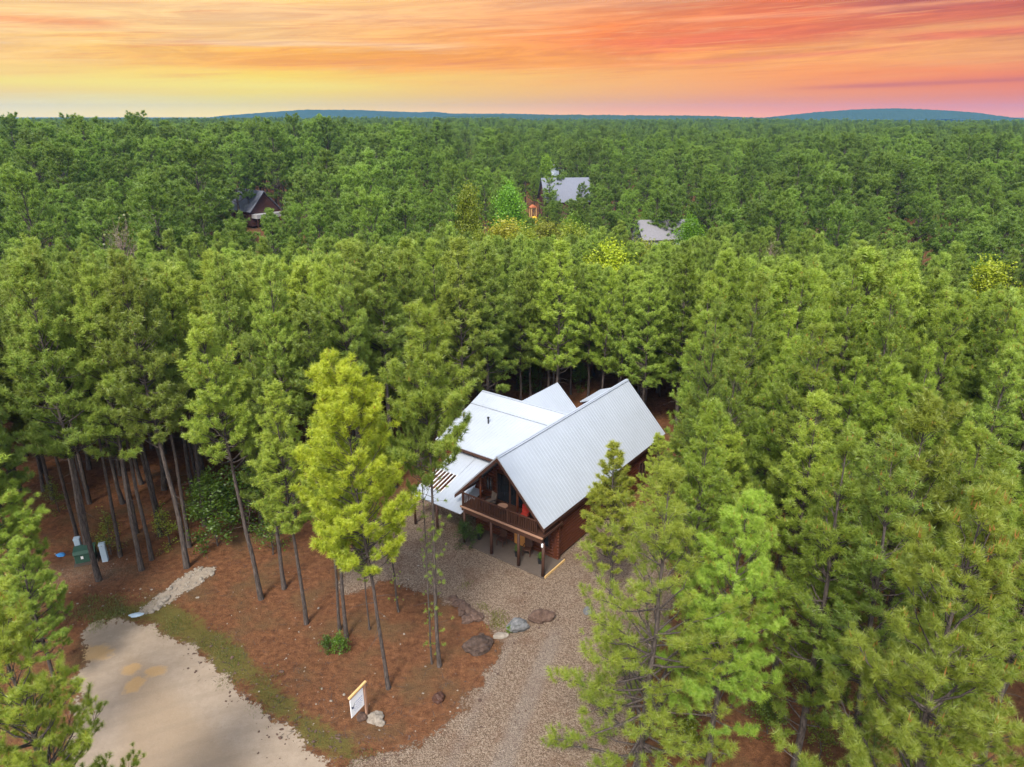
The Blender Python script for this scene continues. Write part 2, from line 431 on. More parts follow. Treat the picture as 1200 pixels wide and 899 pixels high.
hill('hills', hx(480, Y3), hx(905, Y3), Y3, [(0, 0), (.1, hz(135.5, Y3) - 4), (.3, hz(134, Y3) - 4), (.55, hz(134.3, Y3) - 4), (.8, hz(135, Y3) - 4), (1, hz(138, Y3) - 4)], 500)

# ------------------------------------------------------------------ trees
def frame_of(d):
    """rotation matrices (n,3,3) whose third column is d"""
    d = d / np.linalg.norm(d, axis=1, keepdims=True)
    up = np.where(np.abs(d[:, 2:3]) > .9, np.array([[1., 0, 0]]), np.array([[0, 0, 1.]]))
    a = np.cross(up, d); a /= np.linalg.norm(a, axis=1, keepdims=True)
    b = np.cross(d, a); return np.stack([a, b, d], 2)

def tubes(lines, seg):
    """lines: list of (points (k,3), radii (k)); one mesh of tapered tubes"""
    V, Fq, off = [], [], 0
    for P, r in lines:
        P = np.asarray(P, float); r = np.asarray(r, float); k = len(P)
        d = np.gradient(P, axis=0); Fm = frame_of(d)
        ang = np.arange(seg) / seg * 2 * np.pi
        ring = np.cos(ang)[None, :, None] * Fm[:, None, :, 0] + np.sin(ang)[None, :, None] * Fm[:, None, :, 1]
        V.append((P[:, None, :] + ring * r[:, None, None]).reshape(-1, 3))
        i = np.arange(k * seg).reshape(k, seg); j = np.roll(i, -1, 1)
        Fq.append(np.stack([i[:-1], j[:-1], j[1:], i[1:]], -1).reshape(-1, 4) + off); off += k * seg
    return np.concatenate(V), np.concatenate(Fq)

def tuft_template(r, n, length, width, spread=(14, 88), shoot=.24):
    """a brush of needles round a shoot that points along +z"""
    th = np.radians(spread[0] + (spread[1] - spread[0]) * r.random(n) ** .8); ph = r.random(n) * 2 * np.pi
    zb = r.random(n) * shoot
    d = np.stack([np.sin(th) * np.cos(ph), np.sin(th) * np.sin(ph), np.cos(th)], 1)
    base = np.stack([0 * zb, 0 * zb, zb], 1)
    side = np.cross(d, r.normal(size=(n, 3))); side /= np.linalg.norm(side, axis=1, keepdims=True)
    L = length * r.uniform(.75, 1.15, n)[:, None]; w = width * .5
    tip = base + d * L; tip[:, 2] -= .02
    return np.stack([base - side * w, base + side * w, tip], 1)     # (n,3,3)

def build_pine(seed, H, cb, Rm, n_whorl, per, tuft_n, nl, nw, prof, trunk_r, lean=.25, dens=4.6, droop=0.0, clump=0.0, low_shoots=0, stubs=6, buds=False, tscale=1.0, gap=0.0, tsz=1.0):
    r = np.random.default_rng(seed)
    k = 12; zz = np.linspace(0, H, k)
    wob = np.cumsum(r.normal(0, .035, (k, 2)), 0) + np.outer(zz / H, r.normal(0, lean, 2)); wob[0] = 0
    TP = np.column_stack([wob, zz]); TR = trunk_r * (1 - (zz / H) ** 1.15 * .93); TR[0] *= 1.3
    def tr_at(z): return np.array([np.interp(z, zz, wob[:, 0]), np.interp(z, zz, wob[:, 1]), z]), np.interp(z, zz, TR)
    limbs = []; tp, td, ts, ty = [], [], [], []
    zs = np.sort(cb * H + (H * .985 - cb * H) * np.clip(np.linspace(0, 1, n_whorl) + r.normal(0, .03, n_whorl), 0, 1))
    az0 = r.random() * 6.28
    for wi, z in enumerate(zs):
        t = np.clip((z - cb * H) / (H - cb * H), 0, 1)
        m = max(2, int(round(per * (1 - .2 * t) + r.normal(0, .8)))); az0 += 1.1 + r.normal(0, .3)
        for q in range(m):
            if r.random() < gap: continue
            az = az0 + q * 2 * math.pi / m + r.normal(0, .3)
            z = np.clip(z + r.normal(0, .22), .04 * H, H * .985); L = Rm * prof(t) * r.uniform(.5, 1.25)
            if L < .25: L = .25
            el = R(14 + 46 * t ** 1.3 - droop * (1 - t)) + r.normal(0, .2)
            o, rr = tr_at(min(z, H * .99)); ss = np.linspace(0, 1, 6)
            out = np.array([math.cos(az), math.sin(az), 0.])
            P = o + np.outer(ss * L * math.cos(el), out); P[:, 2] += ss * L * math.sin(el) + .30 * L * ss ** 2.2
            P[1:] += r.normal(0, .035 * L, (5, 3)) * ss[1:, None]
            limbs.append((P, np.maximum(.008, min(rr * .55, .018 + .016 * L) * (1 - ss * .82))))
            ntw = max(2, int(L * dens))
            for _ in range(ntw):
                s = .28 + .72 * r.random() ** .75 if clump == 0 else 1 - (1 - .42) * r.random() ** (1 + clump)
                a = P[0] * 0 + np.array([np.interp(s, ss, P[:, c]) for c in range(3)])
                sgn = 1 if r.random() < .5 else -1; ang = az + sgn * r.uniform(.35, 1.25)
                tl = min(L * .45, r.uniform(.18, .62)) * (1.15 - .4 * s) * tscale
                dv = np.array([math.cos(ang), math.sin(ang), r.uniform(.2, 1.3)]); dv /= np.linalg.norm(dv)
                e = a + dv * tl
                limbs.append((np.array([a, a + dv * tl * .5 + [0, 0, -.01], e]), np.array([.009, .007, .004])))
                for rep in range(1 if r.random() < .45 else 2):
                    f = 1 - rep * r.uniform(.3, .6)
                    dt = dv * .5 + np.array([0, 0, .9]) + r.normal(0, .25, 3)
                    tp.append(a + dv * tl * f); td.append(dt); ts.append(r.uniform(.78, 1.18)); ty.append(np.clip(.25 + .55 * t + .35 * (s - .5) + r.normal(0, .22), 0, 1))
            tp.append(P[-1]); td.append(out * .4 + np.array([0, 0, .9 + t])); ts.append(1.15); ty.append(np.clip(.5 + .5 * t + r.normal(0, .2), 0, 1))
    for _ in range(5):
        tp.append(tr_at(H * .985)[0] + r.normal(0, .12, 3)); td.append(np.array([r.normal(0, .25), r.normal(0, .25), 1.])); ts.append(1.1); ty.append(1.)
    for _ in range(stubs):                                     # dead stubs below the crown
        z = r.uniform(.2, max(cb, .3)) * H; o, rr = tr_at(z); az = r.random() * 6.28; L = r.uniform(.4, 1.3)
        d = np.array([math.cos(az), math.sin(az), r.uniform(-.3, .2)])
        limbs.append((np.array([o, o + d * L * .5, o + d * L + [0, 0, -.1]]), np.array([.018, .012, .005])))
    for _ in range(low_shoots):
        z = r.uniform(.04, cb) * H; o, rr = tr_at(z); az = r.random() * 6.28; L = r.uniform(.1, .75)
        d = np.array([math.cos(az), math.sin(az), r.uniform(-.1, .6)])
        limbs.append((np.array([o, o + d * L]), np.array([.01, .004])))
        tp.append(o + d * L); td.append(d + r.normal(0, .3, 3)); ts.append(r.uniform(.45, .8)); ty.append(r.uniform(.1, .5))
    big = [l for l in limbs if len(l[0]) > 3]; small = [l for l in limbs if len(l[0]) <= 3]
    V0, F0 = tubes([(TP, TR)], 10); V1, F1 = tubes(big, 5); V2, F2 = tubes(small, 3)
    tm = np_mesh('pine_trunk', np.concatenate([V0, V1, V2]), np.concatenate([F0, F1 + len(V0), F2 + len(V0) + len(V1)]), 4, None, [M['bark']], smooth=True)
    tp = np.array(tp); td = np.array(td); ts = np.array(ts) * tsz; ty = np.array(ty); n = len(tp)
    Fm = frame_of(td + 1e-4); tint = np.clip(r.normal(.5, .24, n), 0, 1)
    T = [tuft_template(r, tuft_n, nl, nw) for _ in range(6)]; pick = r.integers(0, 6, n)
    VV, tt, yy = [], [], []
    for c in range(6):
        s = np.where(pick == c)[0]
        if not len(s): continue
        Q = np.einsum('nij,mvj->nmvi', Fm[s], T[c]) * ts[s][:, None, None, None] + tp[s][:, None, None, :]
        VV.append(Q.reshape(-1, 3)); tt.append(np.repeat(tint[s], tuft_n * 3))
        yt = np.tile(np.array([.0, .0, 1.]), tuft_n)[None, :] * .5 + ty[s][:, None] * .65
        yy.append(yt.reshape(-1))
    V = np.concatenate(VV); tt = np.concatenate(tt); yy = np.clip(np.concatenate(yy), 0, 1); bud = np.zeros(len(V))
    F = np.arange(len(V))
    if buds:                                                   # pale spring candles on the upper shoots
        s = np.where((ty > .75) & (r.random(n) < .3))[0]; bl = []
        for i in s:
            for _ in range(r.integers(1, 4)):
                c = tp[i] + r.normal(0, .03, 3) + [0, 0, .08]; d = np.array([r.normal(0, .15), r.normal(0, .15), 1.]); h = r.uniform(.1, .22); w = .016
                for ax in ((w, 0, 0), (0, w, 0)):
                    bl.append(np.array([c - ax, c + ax, c + d * h]))
        if bl:
            b = np.concatenate(bl); V = np.concatenate([V, b]); tt = np.concatenate([tt, np.full(len(b), .5)]); yy = np.concatenate([yy, np.ones(len(b))]); bud = np.concatenate([bud, np.ones(len(b))])
            F = np.arange(len(V))
    print('tufts', n, 'tris', len(V) // 3); cm = np_mesh('pine_crown', V, F, 3, dict(tint=tt, young=yy, bud=bud), [M['needle']])
    return tm, cm, H

p_young = lambda t: (1 - t) ** .62 * (.62 + .38 * min(1, t / .22))
p_wide = lambda t: (1 - t ** 2.2) ** .6 * (.6 + .4 * min(1, t / .3))
p_open = lambda t: (1 - t) ** .8 * (.75 + .25 * min(1, t / .15))
NEAR = [build_pine(100 + i, 17.0, cb, rm, nwh, 4.6, 46, .23, .026, p_young, .15, dens=6.6, clump=.15, buds=True) for i, (cb, rm, nwh) in
        enumerate([(.46, 2.3, 29), (.42, 2.5, 31), (.50, 2.1, 27), (.44, 2.4, 30), (.52, 2.4, 27), (.48, 2.0, 28), (.40, 2.25, 32)])]
MID = [build_pine(150 + i, 14.0, cb, rm, nwh, 4.6, 34, .26, .034, p_young, .13, dens=6.0, clump=.15) for i, (cb, rm, nwh) in
        enumerate([(.26, 2.2, 28), (.32, 2.3, 27), (.22, 2.1, 30), (.30, 2.0, 27)])]
LOW = [build_pine(170 + i, 17.0, cb, rm, nwh, 4.5, 46, .19, .019, p_young, .15, dens=7.2, clump=.2, buds=True, gap=.06) for i, (cb, rm, nwh) in
        enumerate([(.24, 2.0, 34), (.32, 2.1, 32), (.20, 1.9, 36), (.36, 1.9, 30), (.28, 2.2, 32)])]
HERO = [build_pine(200, 17.0, .40, 2.6, 31, 5.0, 64, .24, .020, p_wide, .10, dens=7.0, clump=.2, buds=True, gap=.03),
        build_pine(201, 17.0, .63, 2.35, 22, 4.8, 56, .24, .022, p_young, .10, dens=7.0, clump=.2, low_shoots=70, buds=True, gap=.05)]
CLOSE = [build_pine(210, 13.0, .06, 4.1, 32, 4.6, 60, .22, .012, p_open, .13, dens=4.8, droop=22, buds=False, stubs=3, gap=.10),
         build_pine(211, 13.0, .22, 2.5, 29, 5.0, 120, .22, .012, p_young, .13, dens=7.4, clump=.2, buds=True, tsz=.88),
         build_pine(212, 13.0, .12, 2.6, 31, 5.0, 130, .24, .012, p_young, .13, dens=9.5, clump=.1, buds=True, tsz=.64)]
MATURE = [build_pine(300 + i, 18.0, cb, rm, nwh, 4.8, 18, .40, .070, pf, .24, dens=4.4, clump=.6, stubs=4, lean=.4, tscale=1.5) for i, (cb, rm, nwh, pf) in
          enumerate([(.40, 4.1, 18, p_wide), (.50, 3.4, 16, p_young), (.34, 4.2, 20, p_young), (.46, 3.3, 16, p_wide), (.30, 3.7, 21, p_young), (.42, 3.0, 19, p_young)])]

def build_broadleaf(seed, H, Rm, leaves, lw, base=.15, bare=False, sprays=90):
    r = np.random.default_rng(seed); limbs = []; ends = []
    TP = np.column_stack([r.normal(0, .04, (8, 2)).cumsum(0), np.linspace(0, H * .8, 8)]); TP[0, :2] = 0
    limbs.append((TP, np.linspace(.11, .02, 8) * H / 8))
    for i in range(sprays):
        t = r.random() ** .8; z = H * (base + (.8 - base) * t); o = np.array([np.interp(z, TP[:, 2], TP[:, 0]), np.interp(z, TP[:, 2], TP[:, 1]), z])
        az = r.random() * 6.28; L = Rm * (1 - .45 * t) * r.uniform(.45, 1.1); el = R(10 + 50 * t) + r.normal(0, .3)
        d = np.array([math.cos(az) * math.cos(el), math.sin(az) * math.cos(el), math.sin(el)])
        P = o + np.outer(np.linspace(0, 1, 5) * L, d); P[:, 2] += .1 * L * np.linspace(0, 1, 5) ** 2; P[1:] += r.normal(0, .05 * L, (4, 3))
        limbs.append((P, np.linspace(.035, .006, 5) * H / 8))
        for _ in range(5 if not bare else 9):
            s = r.uniform(.45, 1); a = np.array([np.interp(s, np.linspace(0, 1, 5), P[:, c]) for c in range(3)]); e = a + (d + r.normal(0, .7, 3)) * r.uniform(.2, .7) * Rm * .3
            limbs.append((np.array([a, e]), np.array([.012, .004]) * H / 8)); ends.append(e)
    V1, F1 = tubes([l for l in limbs if len(l[0]) > 2], 5); V2, F2 = tubes([l for l in limbs if len(l[0]) == 2], 3)
    tm = np_mesh('broadleaf_trunk', np.concatenate([V1, V2]), np.concatenate([F1, F2 + len(V1)]), 4, None, [M['deadwood'] if bare else M['bark']], smooth=True)
    ends = np.array(ends); per = max(1, leaves // len(ends)); n = len(ends) * per
    c = np.repeat(ends, per, 0) + r.normal(0, .16 * Rm * .6, (n, 3)); Fm = frame_of(r.normal(size=(n, 3)) + [0, 0, .6])
    q = np.array([[-.5, 0, 0], [0, -.32, 0.03], [.5, 0, 0], [0, .32, 0.03]]) * lw
    V = np.einsum('nij,vj->nvi', Fm, q) * r.uniform(.6, 1.3, n)[:, None, None] + c[:, None, :]
    tn = np.repeat(np.repeat(r.random(len(ends)), per), 4)
    cm = np_mesh('broadleaf_crown', V.reshape(-1, 3), np.arange(n * 4), 4, dict(tint=tn, young=np.repeat(r.random(n), 4), bud=np.zeros(n * 4)), [M['leaf']])
    return tm, cm, H
BROAD = [build_broadleaf(400, 8, 2.9, 15000, .19), build_broadleaf(401, 8, 2.5, 12600, .185), build_broadleaf(402, 8, 2.6, 520, .2, bare=True, sprays=110)]
SHRUB = [build_broadleaf(410, 2.2, 1.0, 3200, .085, base=.03, sprays=40), build_broadleaf(411, 2.6, .9, 1300, .09, base=.05, sprays=34), build_broadleaf(412, 1.5, .8, 1500, .11, base=.02, sprays=40)]

def place_tree(name, proto, x, y, h, label, cat, group=None, rz=None, wid=1.0, tint=(1, 1, 1), tilt=(0, 0)):
    tm, cm, H0 = proto; s = h / H0
    z = float(terrain(x, y)) - .04
    e = empty(name, (x, y, z), random.random() * 6.28 if rz is None else rz)
    e.rotation_euler = (Matrix.Rotation(tilt[0], 3, 'X') @ Matrix.Rotation(tilt[1], 3, 'Y') @ Matrix.Rotation(e.rotation_euler[2], 3, 'Z')).to_euler(); e.scale = (s * wid, s * wid, s)
    t = link('trunk', tm, e); c = link('crown', cm, e); c.color = (*tint, 1)
    tag(e, label, cat, group); return e

# --- hand placed pines: (base px, base py) on the ground, top py, prototype, width, tint, label
def top_h(bx, by, ty):
    p = at(bx, by); f0 = math.hypot(p[0], p[1]) if False else p[1]
    d = ray(bx, ty); return CAM_H + p[1] / d[1] * d[2]
YG = (2.15, 1.95, .85); LG = (1.2, 1.15, .95)
HAND = [
    (455, 807, 436, HERO[0], 1.0, YG, 'bright yellow-green pine with a full crown, standing nearest the white hanging sign'),
    (515, 781, 378, HERO[1], .95, LG, 'tall pine whose crown overlaps the cabin roof, thicker trunk of a twin pair'),
    (506, 778, 430, HERO[1], .5, (1, 1, 1), 'thinner trunk of the twin pair between the brown boulder and sign'),
    (467, 717, 480, HERO[1], .7, LG, 'dark straight pine at the edge of gravel before the carport roof'),
    (406, 747, 470, NEAR[3], .8, LG, 'pine trunk rising beside the small green bushes in red needles'),
    (398, 738, 500, NEAR[5], .7, LG, 'slim pine just behind the trunk by the small green bushes'),
    (433, 738, 610, NEAR[5], .5, (1, 1, 1), 'very thin young pine pole under the yellow-green crown'),
    (359, 731, 455, NEAR[1], .85, LG, 'pine standing alone on open red needles near the grassy verge'),
    (306, 702, 375, NEAR[4], .95, LG, 'mossy leaning pine nearest the upper end of pale rock strip'),
    (333, 690, 400, NEAR[6], .85, (1, 1, 1), 'straight dark pine just behind the mossy leaning pine'),
    (116, 680, 318, NEAR[1], .95, (1, 1, 1), 'tall leaning pine right in front of the green utility box'),
    (166, 668, 322, NEAR[0], .9, (1, 1, 1), 'bare trunked pine second from the utility boxes towards the cabin'),
    (178, 656, 330, NEAR[5], .8, (1, 1, 1), 'thin pine half hidden close behind the second trunk past the boxes'),
    (219, 665, 305, NEAR[3], .95, (1, 1, 1), 'stout pine with bare trunk beside the upper rock strip'),
    (222, 641, 320, NEAR[2], .8, (1, 1, 1), 'dark pine directly behind the stout one by the rock strip'),
    (104, 652, 300, NEAR[4], .9, (1, 1, 1), 'pine immediately behind the green utility box and grey posts'),
    (93, 640, 318, NEAR[6], .75, (1, 1, 1), 'slim pine behind the left grey utility pedestal'),
    (141, 652, 330, NEAR[2], .75, (1, 1, 1), 'slender pine among yellowish saplings beyond the grey pedestal'),
    (188, 628, 310, NEAR[0], .8, (1, 1, 1), 'slender shaded pine between the second trunk and stout trunk'),
    (160, 625, 300, NEAR[5], .8, (1, 1, 1), 'dark shaded pine deep between the trunks past the boxes'),
    (105, 590, 285, NEAR[3], .85, (1, 1, 1), 'dark pine in shade far behind the utility boxes'),
    (62, 585, 290, NEAR[6], .85, (1, 1, 1), 'pine with dark bare stem at the shaded rim of red ground'),
    (24, 575, 300, NEAR[1], .9, (1, 1, 1), 'dark thick pine at the left margin above the near crowns'),
    (13, 560, 290, NEAR[4], .8, (1, 1, 1), 'dark leaning pine second from the left margin'),
    # right of the driveway
    (748, 897, 548, CLOSE[0], 1.05, (1.15, 1.05, .8), 'thin see-through pine with long drooping bare limbs beside the driveway'),
    (828, 905, 588, CLOSE[1], 1.0, (1.05, 1.15, .95), 'dense fresh green pine with upright pale buds by the thin pine'),
    (1003, 898, 480, NEAR[4], 1.0, LG, 'pine with a long dark leaning trunk seen among the trees on the right'),
    # very near, cut by the frame
    (1028, 1120, 590, CLOSE[2], 1.05, (1.35, 1.3, 1.0), 'large light green pine in the lower right corner with long needles'),
    (112, 1080, 700, CLOSE[2], 1.0, (1.15, 1.05, .8), 'nearest pine in the lower left corner with olive needle tufts'),
    (32, 765, 535, CLOSE[1], 1.25, (1.3, 1.3, 1.1), 'light green pine at the left edge above the dirt road end'),
    (66, 800, 640, CLOSE[1], .95, (1.1, 1.2, 1.05), 'small dull blue-green pine beside the end of the dirt road'),
    # beside the cabin
    (768, 664, 508, LOW[1], 1.0, LG, 'narrow pine close against the middle of the cabin side wall'),
    (800, 650, 470, NEAR[1], 1.0, LG, 'pine whose crown covers the rear corner of the white roof'),
    (716, 698, 520, MID[0], 1.05, (1.25, 1.05, .8), 'yellowish pine in front of the cabin side wall, behind the thin one'),
    (822, 740, 505, NEAR[0], 1.0, LG, 'pine behind the fresh green one, between it and the cabin roof'),
    (905, 800, 470, NEAR[6], 1.0, LG, 'full pine between the fresh green one and the dark leaning trunk'),
]
placed = []
for bx, by, ty, pr, wd, tint, lab in HAND:
    if lab is None: continue
    p = at(bx, by); h = float(top_h(bx, by, ty))
    rzv = random.random() * 6.28
    k = 17.0 / h if pr in NEAR or pr in HERO or pr in LOW else 13.0 / h
    place_tree('pine_tree', pr, p[0], p[1], h, lab, 'pine tree', None, rzv, wd * max(1., k ** .5), tint, (0, R(-3.2)) if pr is HERO[0] and by > 800 else (0, R(random.uniform(-1.2, 1.2))))
    placed.append((p[0], p[1]))
print('hand heights', [round(float(top_h(b[0], b[1], b[2])), 1) for b in HAND])

# --- keep-clear picture areas: what stands there must stay visible between the crowns
def dense(poly, step=9):
    P = np.array(poly, float); lo = P.min(0); hi = P.max(0); x, y = np.meshgrid(np.arange(lo[0], hi[0], step), np.arange(lo[1], hi[1], step)); x = x.ravel(); y = y.ravel()
    k = sdist(P, x, y) > 0; return np.stack([x[k], y[k]], 1)
CLEAR = [(dense([(470, 540), (530, 500), (562, 452), (650, 440), (738, 436), (758, 462), (715, 530), (672, 585), (655, 640), (650, 700), (690, 720), (685, 899), (0, 899), (0, 660), (60, 615), (150, 615), (230, 605), (300, 640), (470, 640)]), 0),
         (dense([(600, 425), (720, 425), (720, 470), (600, 470)], 8), 0),
         (dense([(270, 219), (328, 221), (328, 254), (270, 250)], 6), 175), (dense([(628, 204), (684, 204), (684, 238), (628, 238)], 6), 175),
         (dense([(742, 254), (802, 254), (802, 286), (742, 286)], 6), 130), (dense([(614, 238), (632, 238), (632, 256), (614, 256)], 5), 176),
         (dense([(628, 188), (657, 188), (657, 206), (628, 206)], 5), 240), (dense([(540, 183), (550, 183), (550, 190), (540, 190)], 3), 250),
         (dense([(555, 262), (690, 262), (690, 282), (555, 282)], 8), 125), (dense([(692, 292), (742, 288), (742, 318), (692, 318)], 6), 90), (dense([(794, 258), (822, 258), (822, 282), (794, 282)], 6), 126), (dense([(580, 222), (616, 222), (616, 262), (580, 262)], 6), 130), (dense([(1145, 310), (1188, 310), (1188, 345), (1145, 345)], 6), 98), (dense([(880, 288), (935, 288), (935, 305), (880, 305)], 6), 100), (dense([(538, 218), (560, 218), (560, 262), (538, 262)], 6), 114)]
def blocks(x, y, h, cb, rw):
    z = float(terrain(x, y)); d = math.hypot(x, y)
    tx, ty, f = proj((x, y, z + h)); bx, by, _ = proj((x, y, z + h * cb)); w = FPX * rw / f
    for pts, far in CLEAR:
        if far and d > far: continue
        q = pts[(pts[:, 1] > ty) & (pts[:, 1] < by)]
        if not len(q): continue
        cx = tx + (bx - tx) * (q[:, 1] - ty) / max(by - ty, 1)
        if (np.abs(q[:, 0] - cx) < w).sum() > (2 if far == 0 else 1): return True
    return False

HOUSE_A = R(-36.5); HO = at(583, 535, 7.3); HOUSE_X, HOUSE_Y = HO[0], HO[1]
def house_local(x, y):
    c, s = math.cos(HOUSE_A), math.sin(HOUSE_A); dx, dy = x - HOUSE_X, y - HOUSE_Y
    return dx * c + dy * s, -dx * s + dy * c
ISLAND = plan([(60, 735), (0, 660), (60, 612), (160, 612), (230, 640), (300, 655), (440, 630), (480, 690), (600, 740), (520, 860), (400, 890), (230, 740)])
def free_ground(x, y):
    u, v = house_local(x, y)
    if -11.5 < u < 7.0 and -4 < v < 20.5 or -3 < u < 9 and 16 < v < 22.5: return False
    for P, mgn in ((ROAD, 1.2), (DRIVE, .8), (ISLAND, .6)):
        if float(sdist(P, np.array([x]), np.array([y]))[0]) > -mgn: return False
    return True

def zone(x, y, h):
    d = math.hypot(x, y); px = proj((x, y, 0))[0]
    u, v = house_local(x, y)
    if d < 66:
        if px < 120: return 'pine in the shaded far-left stand behind the utility boxes'
        if px < 330: return 'pine in the close-set stand beyond the pale rock strip'
        if px < 600: return 'pine in the dense stand between the carport roof and rock strip'
        if px < 780: return 'pine in the row of dark trunks directly behind the cabin'
        if d < 34: return 'pine in the tangle of crowns closest to the driveway on the right'
        if px < 960: return 'olive green pine in the thicket just right of the cabin roof'
        return 'pine in the thicket along the right edge, level with the cabin'
    if px < 300: return 'young pine in the even canopy below the dark gabled far house'
    if px < 600: return 'young pine in the even canopy between the cabin and yellow brush'
    if px < 860: return 'young pine in the canopy between the cabin and grey-roofed house'
    return 'young pine in the canopy right of the cabin, towards the taller forest'

cand = []
S = 3.0
for iy in range(int(110 / (S * .87))):
    y0 = 17 + iy * S * .87
    for ix in range(-45, 46):
        x = (ix + .5 * (iy % 2)) * S + rng.normal(0, .55); y = y0 + rng.normal(0, .55)
        d = math.hypot(x, y)
        if abs(x) > y * .80 + 7 or d < (23.5 if x > 0 else 22): continue
        if d > 104 + 9 * math.sin(x * .06) - 6 * (x < -5): continue
        if not free_ground(x, y): continue
        if min((abs(x - a) + abs(y - b) for a, b in placed), default=9) < 1.7: continue
        h = (17.8 - 3.9 * float(sm(45, 76, d))) * rng.uniform(.88, 1.07)
        if x > 4 and d < 42: h *= .93
        if rng.random() < (.22 if x > 4 and d < 50 else .05): continue
        h0 = h
        while h > 5 and blocks(x, y, h, .34, 1.75 if d < 60 else .165 * h):
            h *= .93
            if d < 60 and h < .78 * h0: break
        if h <= 5 or (d < 60 and h < .78 * h0): continue
        cand.append((d, x, y, h))
cand.sort()
N_IND = 236
young_rest = []
for i, (d, x, y, h) in enumerate(cand):
    ps = MID if d > 54 else LOW if (x > 3 and rng.random() < .7) else NEAR; k = rng.integers(0, len(ps))
    if i < N_IND:
        tn = (1, 1, 1)
        if x > 3: tn = (1.06, 1.10, .82) if rng.random() < .7 else (1, 1.05, 1.0)
        elif d < 58 and rng.random() < .4: tn = (1.15, 1.12, .95)
        z = zone(x, y, h)
        place_tree('pine_tree', ps[k], x, y, h, z, 'pine tree', z.replace('pine in', 'pines in').replace('young pine', 'young pines').replace('olive green pine', 'olive green pines'), None, rng.uniform(.84, 1.2), tn, (R(rng.normal(0, 1.3)), R(rng.normal(0, 1.3))))
    else: young_rest.append((x, y, h, k % len(MID)))
print('young individual', min(N_IND, len(cand)), 'rest', len(young_rest))

# --- mature forest
mature = []
def ring(d0, d1, sp):
    n = int(d1 / sp) + 2
    for iy in range(n):
        y0 = iy * sp
        for ix in range(-n, n + 1):
            x = (ix + .5 * (iy % 2)) * sp + rng.normal(0, sp * .26); y = y0 + rng.normal(0, sp * .26)
            d = math.hypot(x, y)
            if d < d0 or d >= d1 or abs(x) > y * .80 + 12: continue
            yield d, x, y
edge = lambda x: 107 + 9 * math.sin(x * .06) - 6 * (x < -5)
for sp, d0, d1 in ((6.6, 95, 300), (8.0, 300, 620), (10.0, 620, 1350)):
    for d, x, y in ring(d0, d1, sp):
        if d < edge(x) or rng.random() < .06: continue
        h = rng.uniform(11.5, 18.5) * (1.18 if x < -22 and d < 260 else 1.0) * (1 - .20 * float(sm(230, 420, d)))
        clump = mnoise.noise(Vector((x * .02, y * .02, 3.)))
        h *= 1 + .24 * clump * (1 - .6 * float(sm(300, 500, d)))
        if d < 330:
            while h > 5.5 and blocks(x, y, h, .2, .23 * h): h *= .86
            if h <= 5.5: continue
        mature.append((d, x, y, h, rng.integers(0, len(MATURE))))
mature.sort()
N_MAT = 30
mature_rest = []
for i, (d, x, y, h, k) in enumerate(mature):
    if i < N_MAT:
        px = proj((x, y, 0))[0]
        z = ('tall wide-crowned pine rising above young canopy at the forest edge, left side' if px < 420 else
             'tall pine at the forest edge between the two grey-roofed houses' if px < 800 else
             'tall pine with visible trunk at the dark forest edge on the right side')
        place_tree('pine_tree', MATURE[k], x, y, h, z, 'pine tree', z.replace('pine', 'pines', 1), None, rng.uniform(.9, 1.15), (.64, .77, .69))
    else: mature_rest.append((x, y, h, k))
print('mature', len(mature))

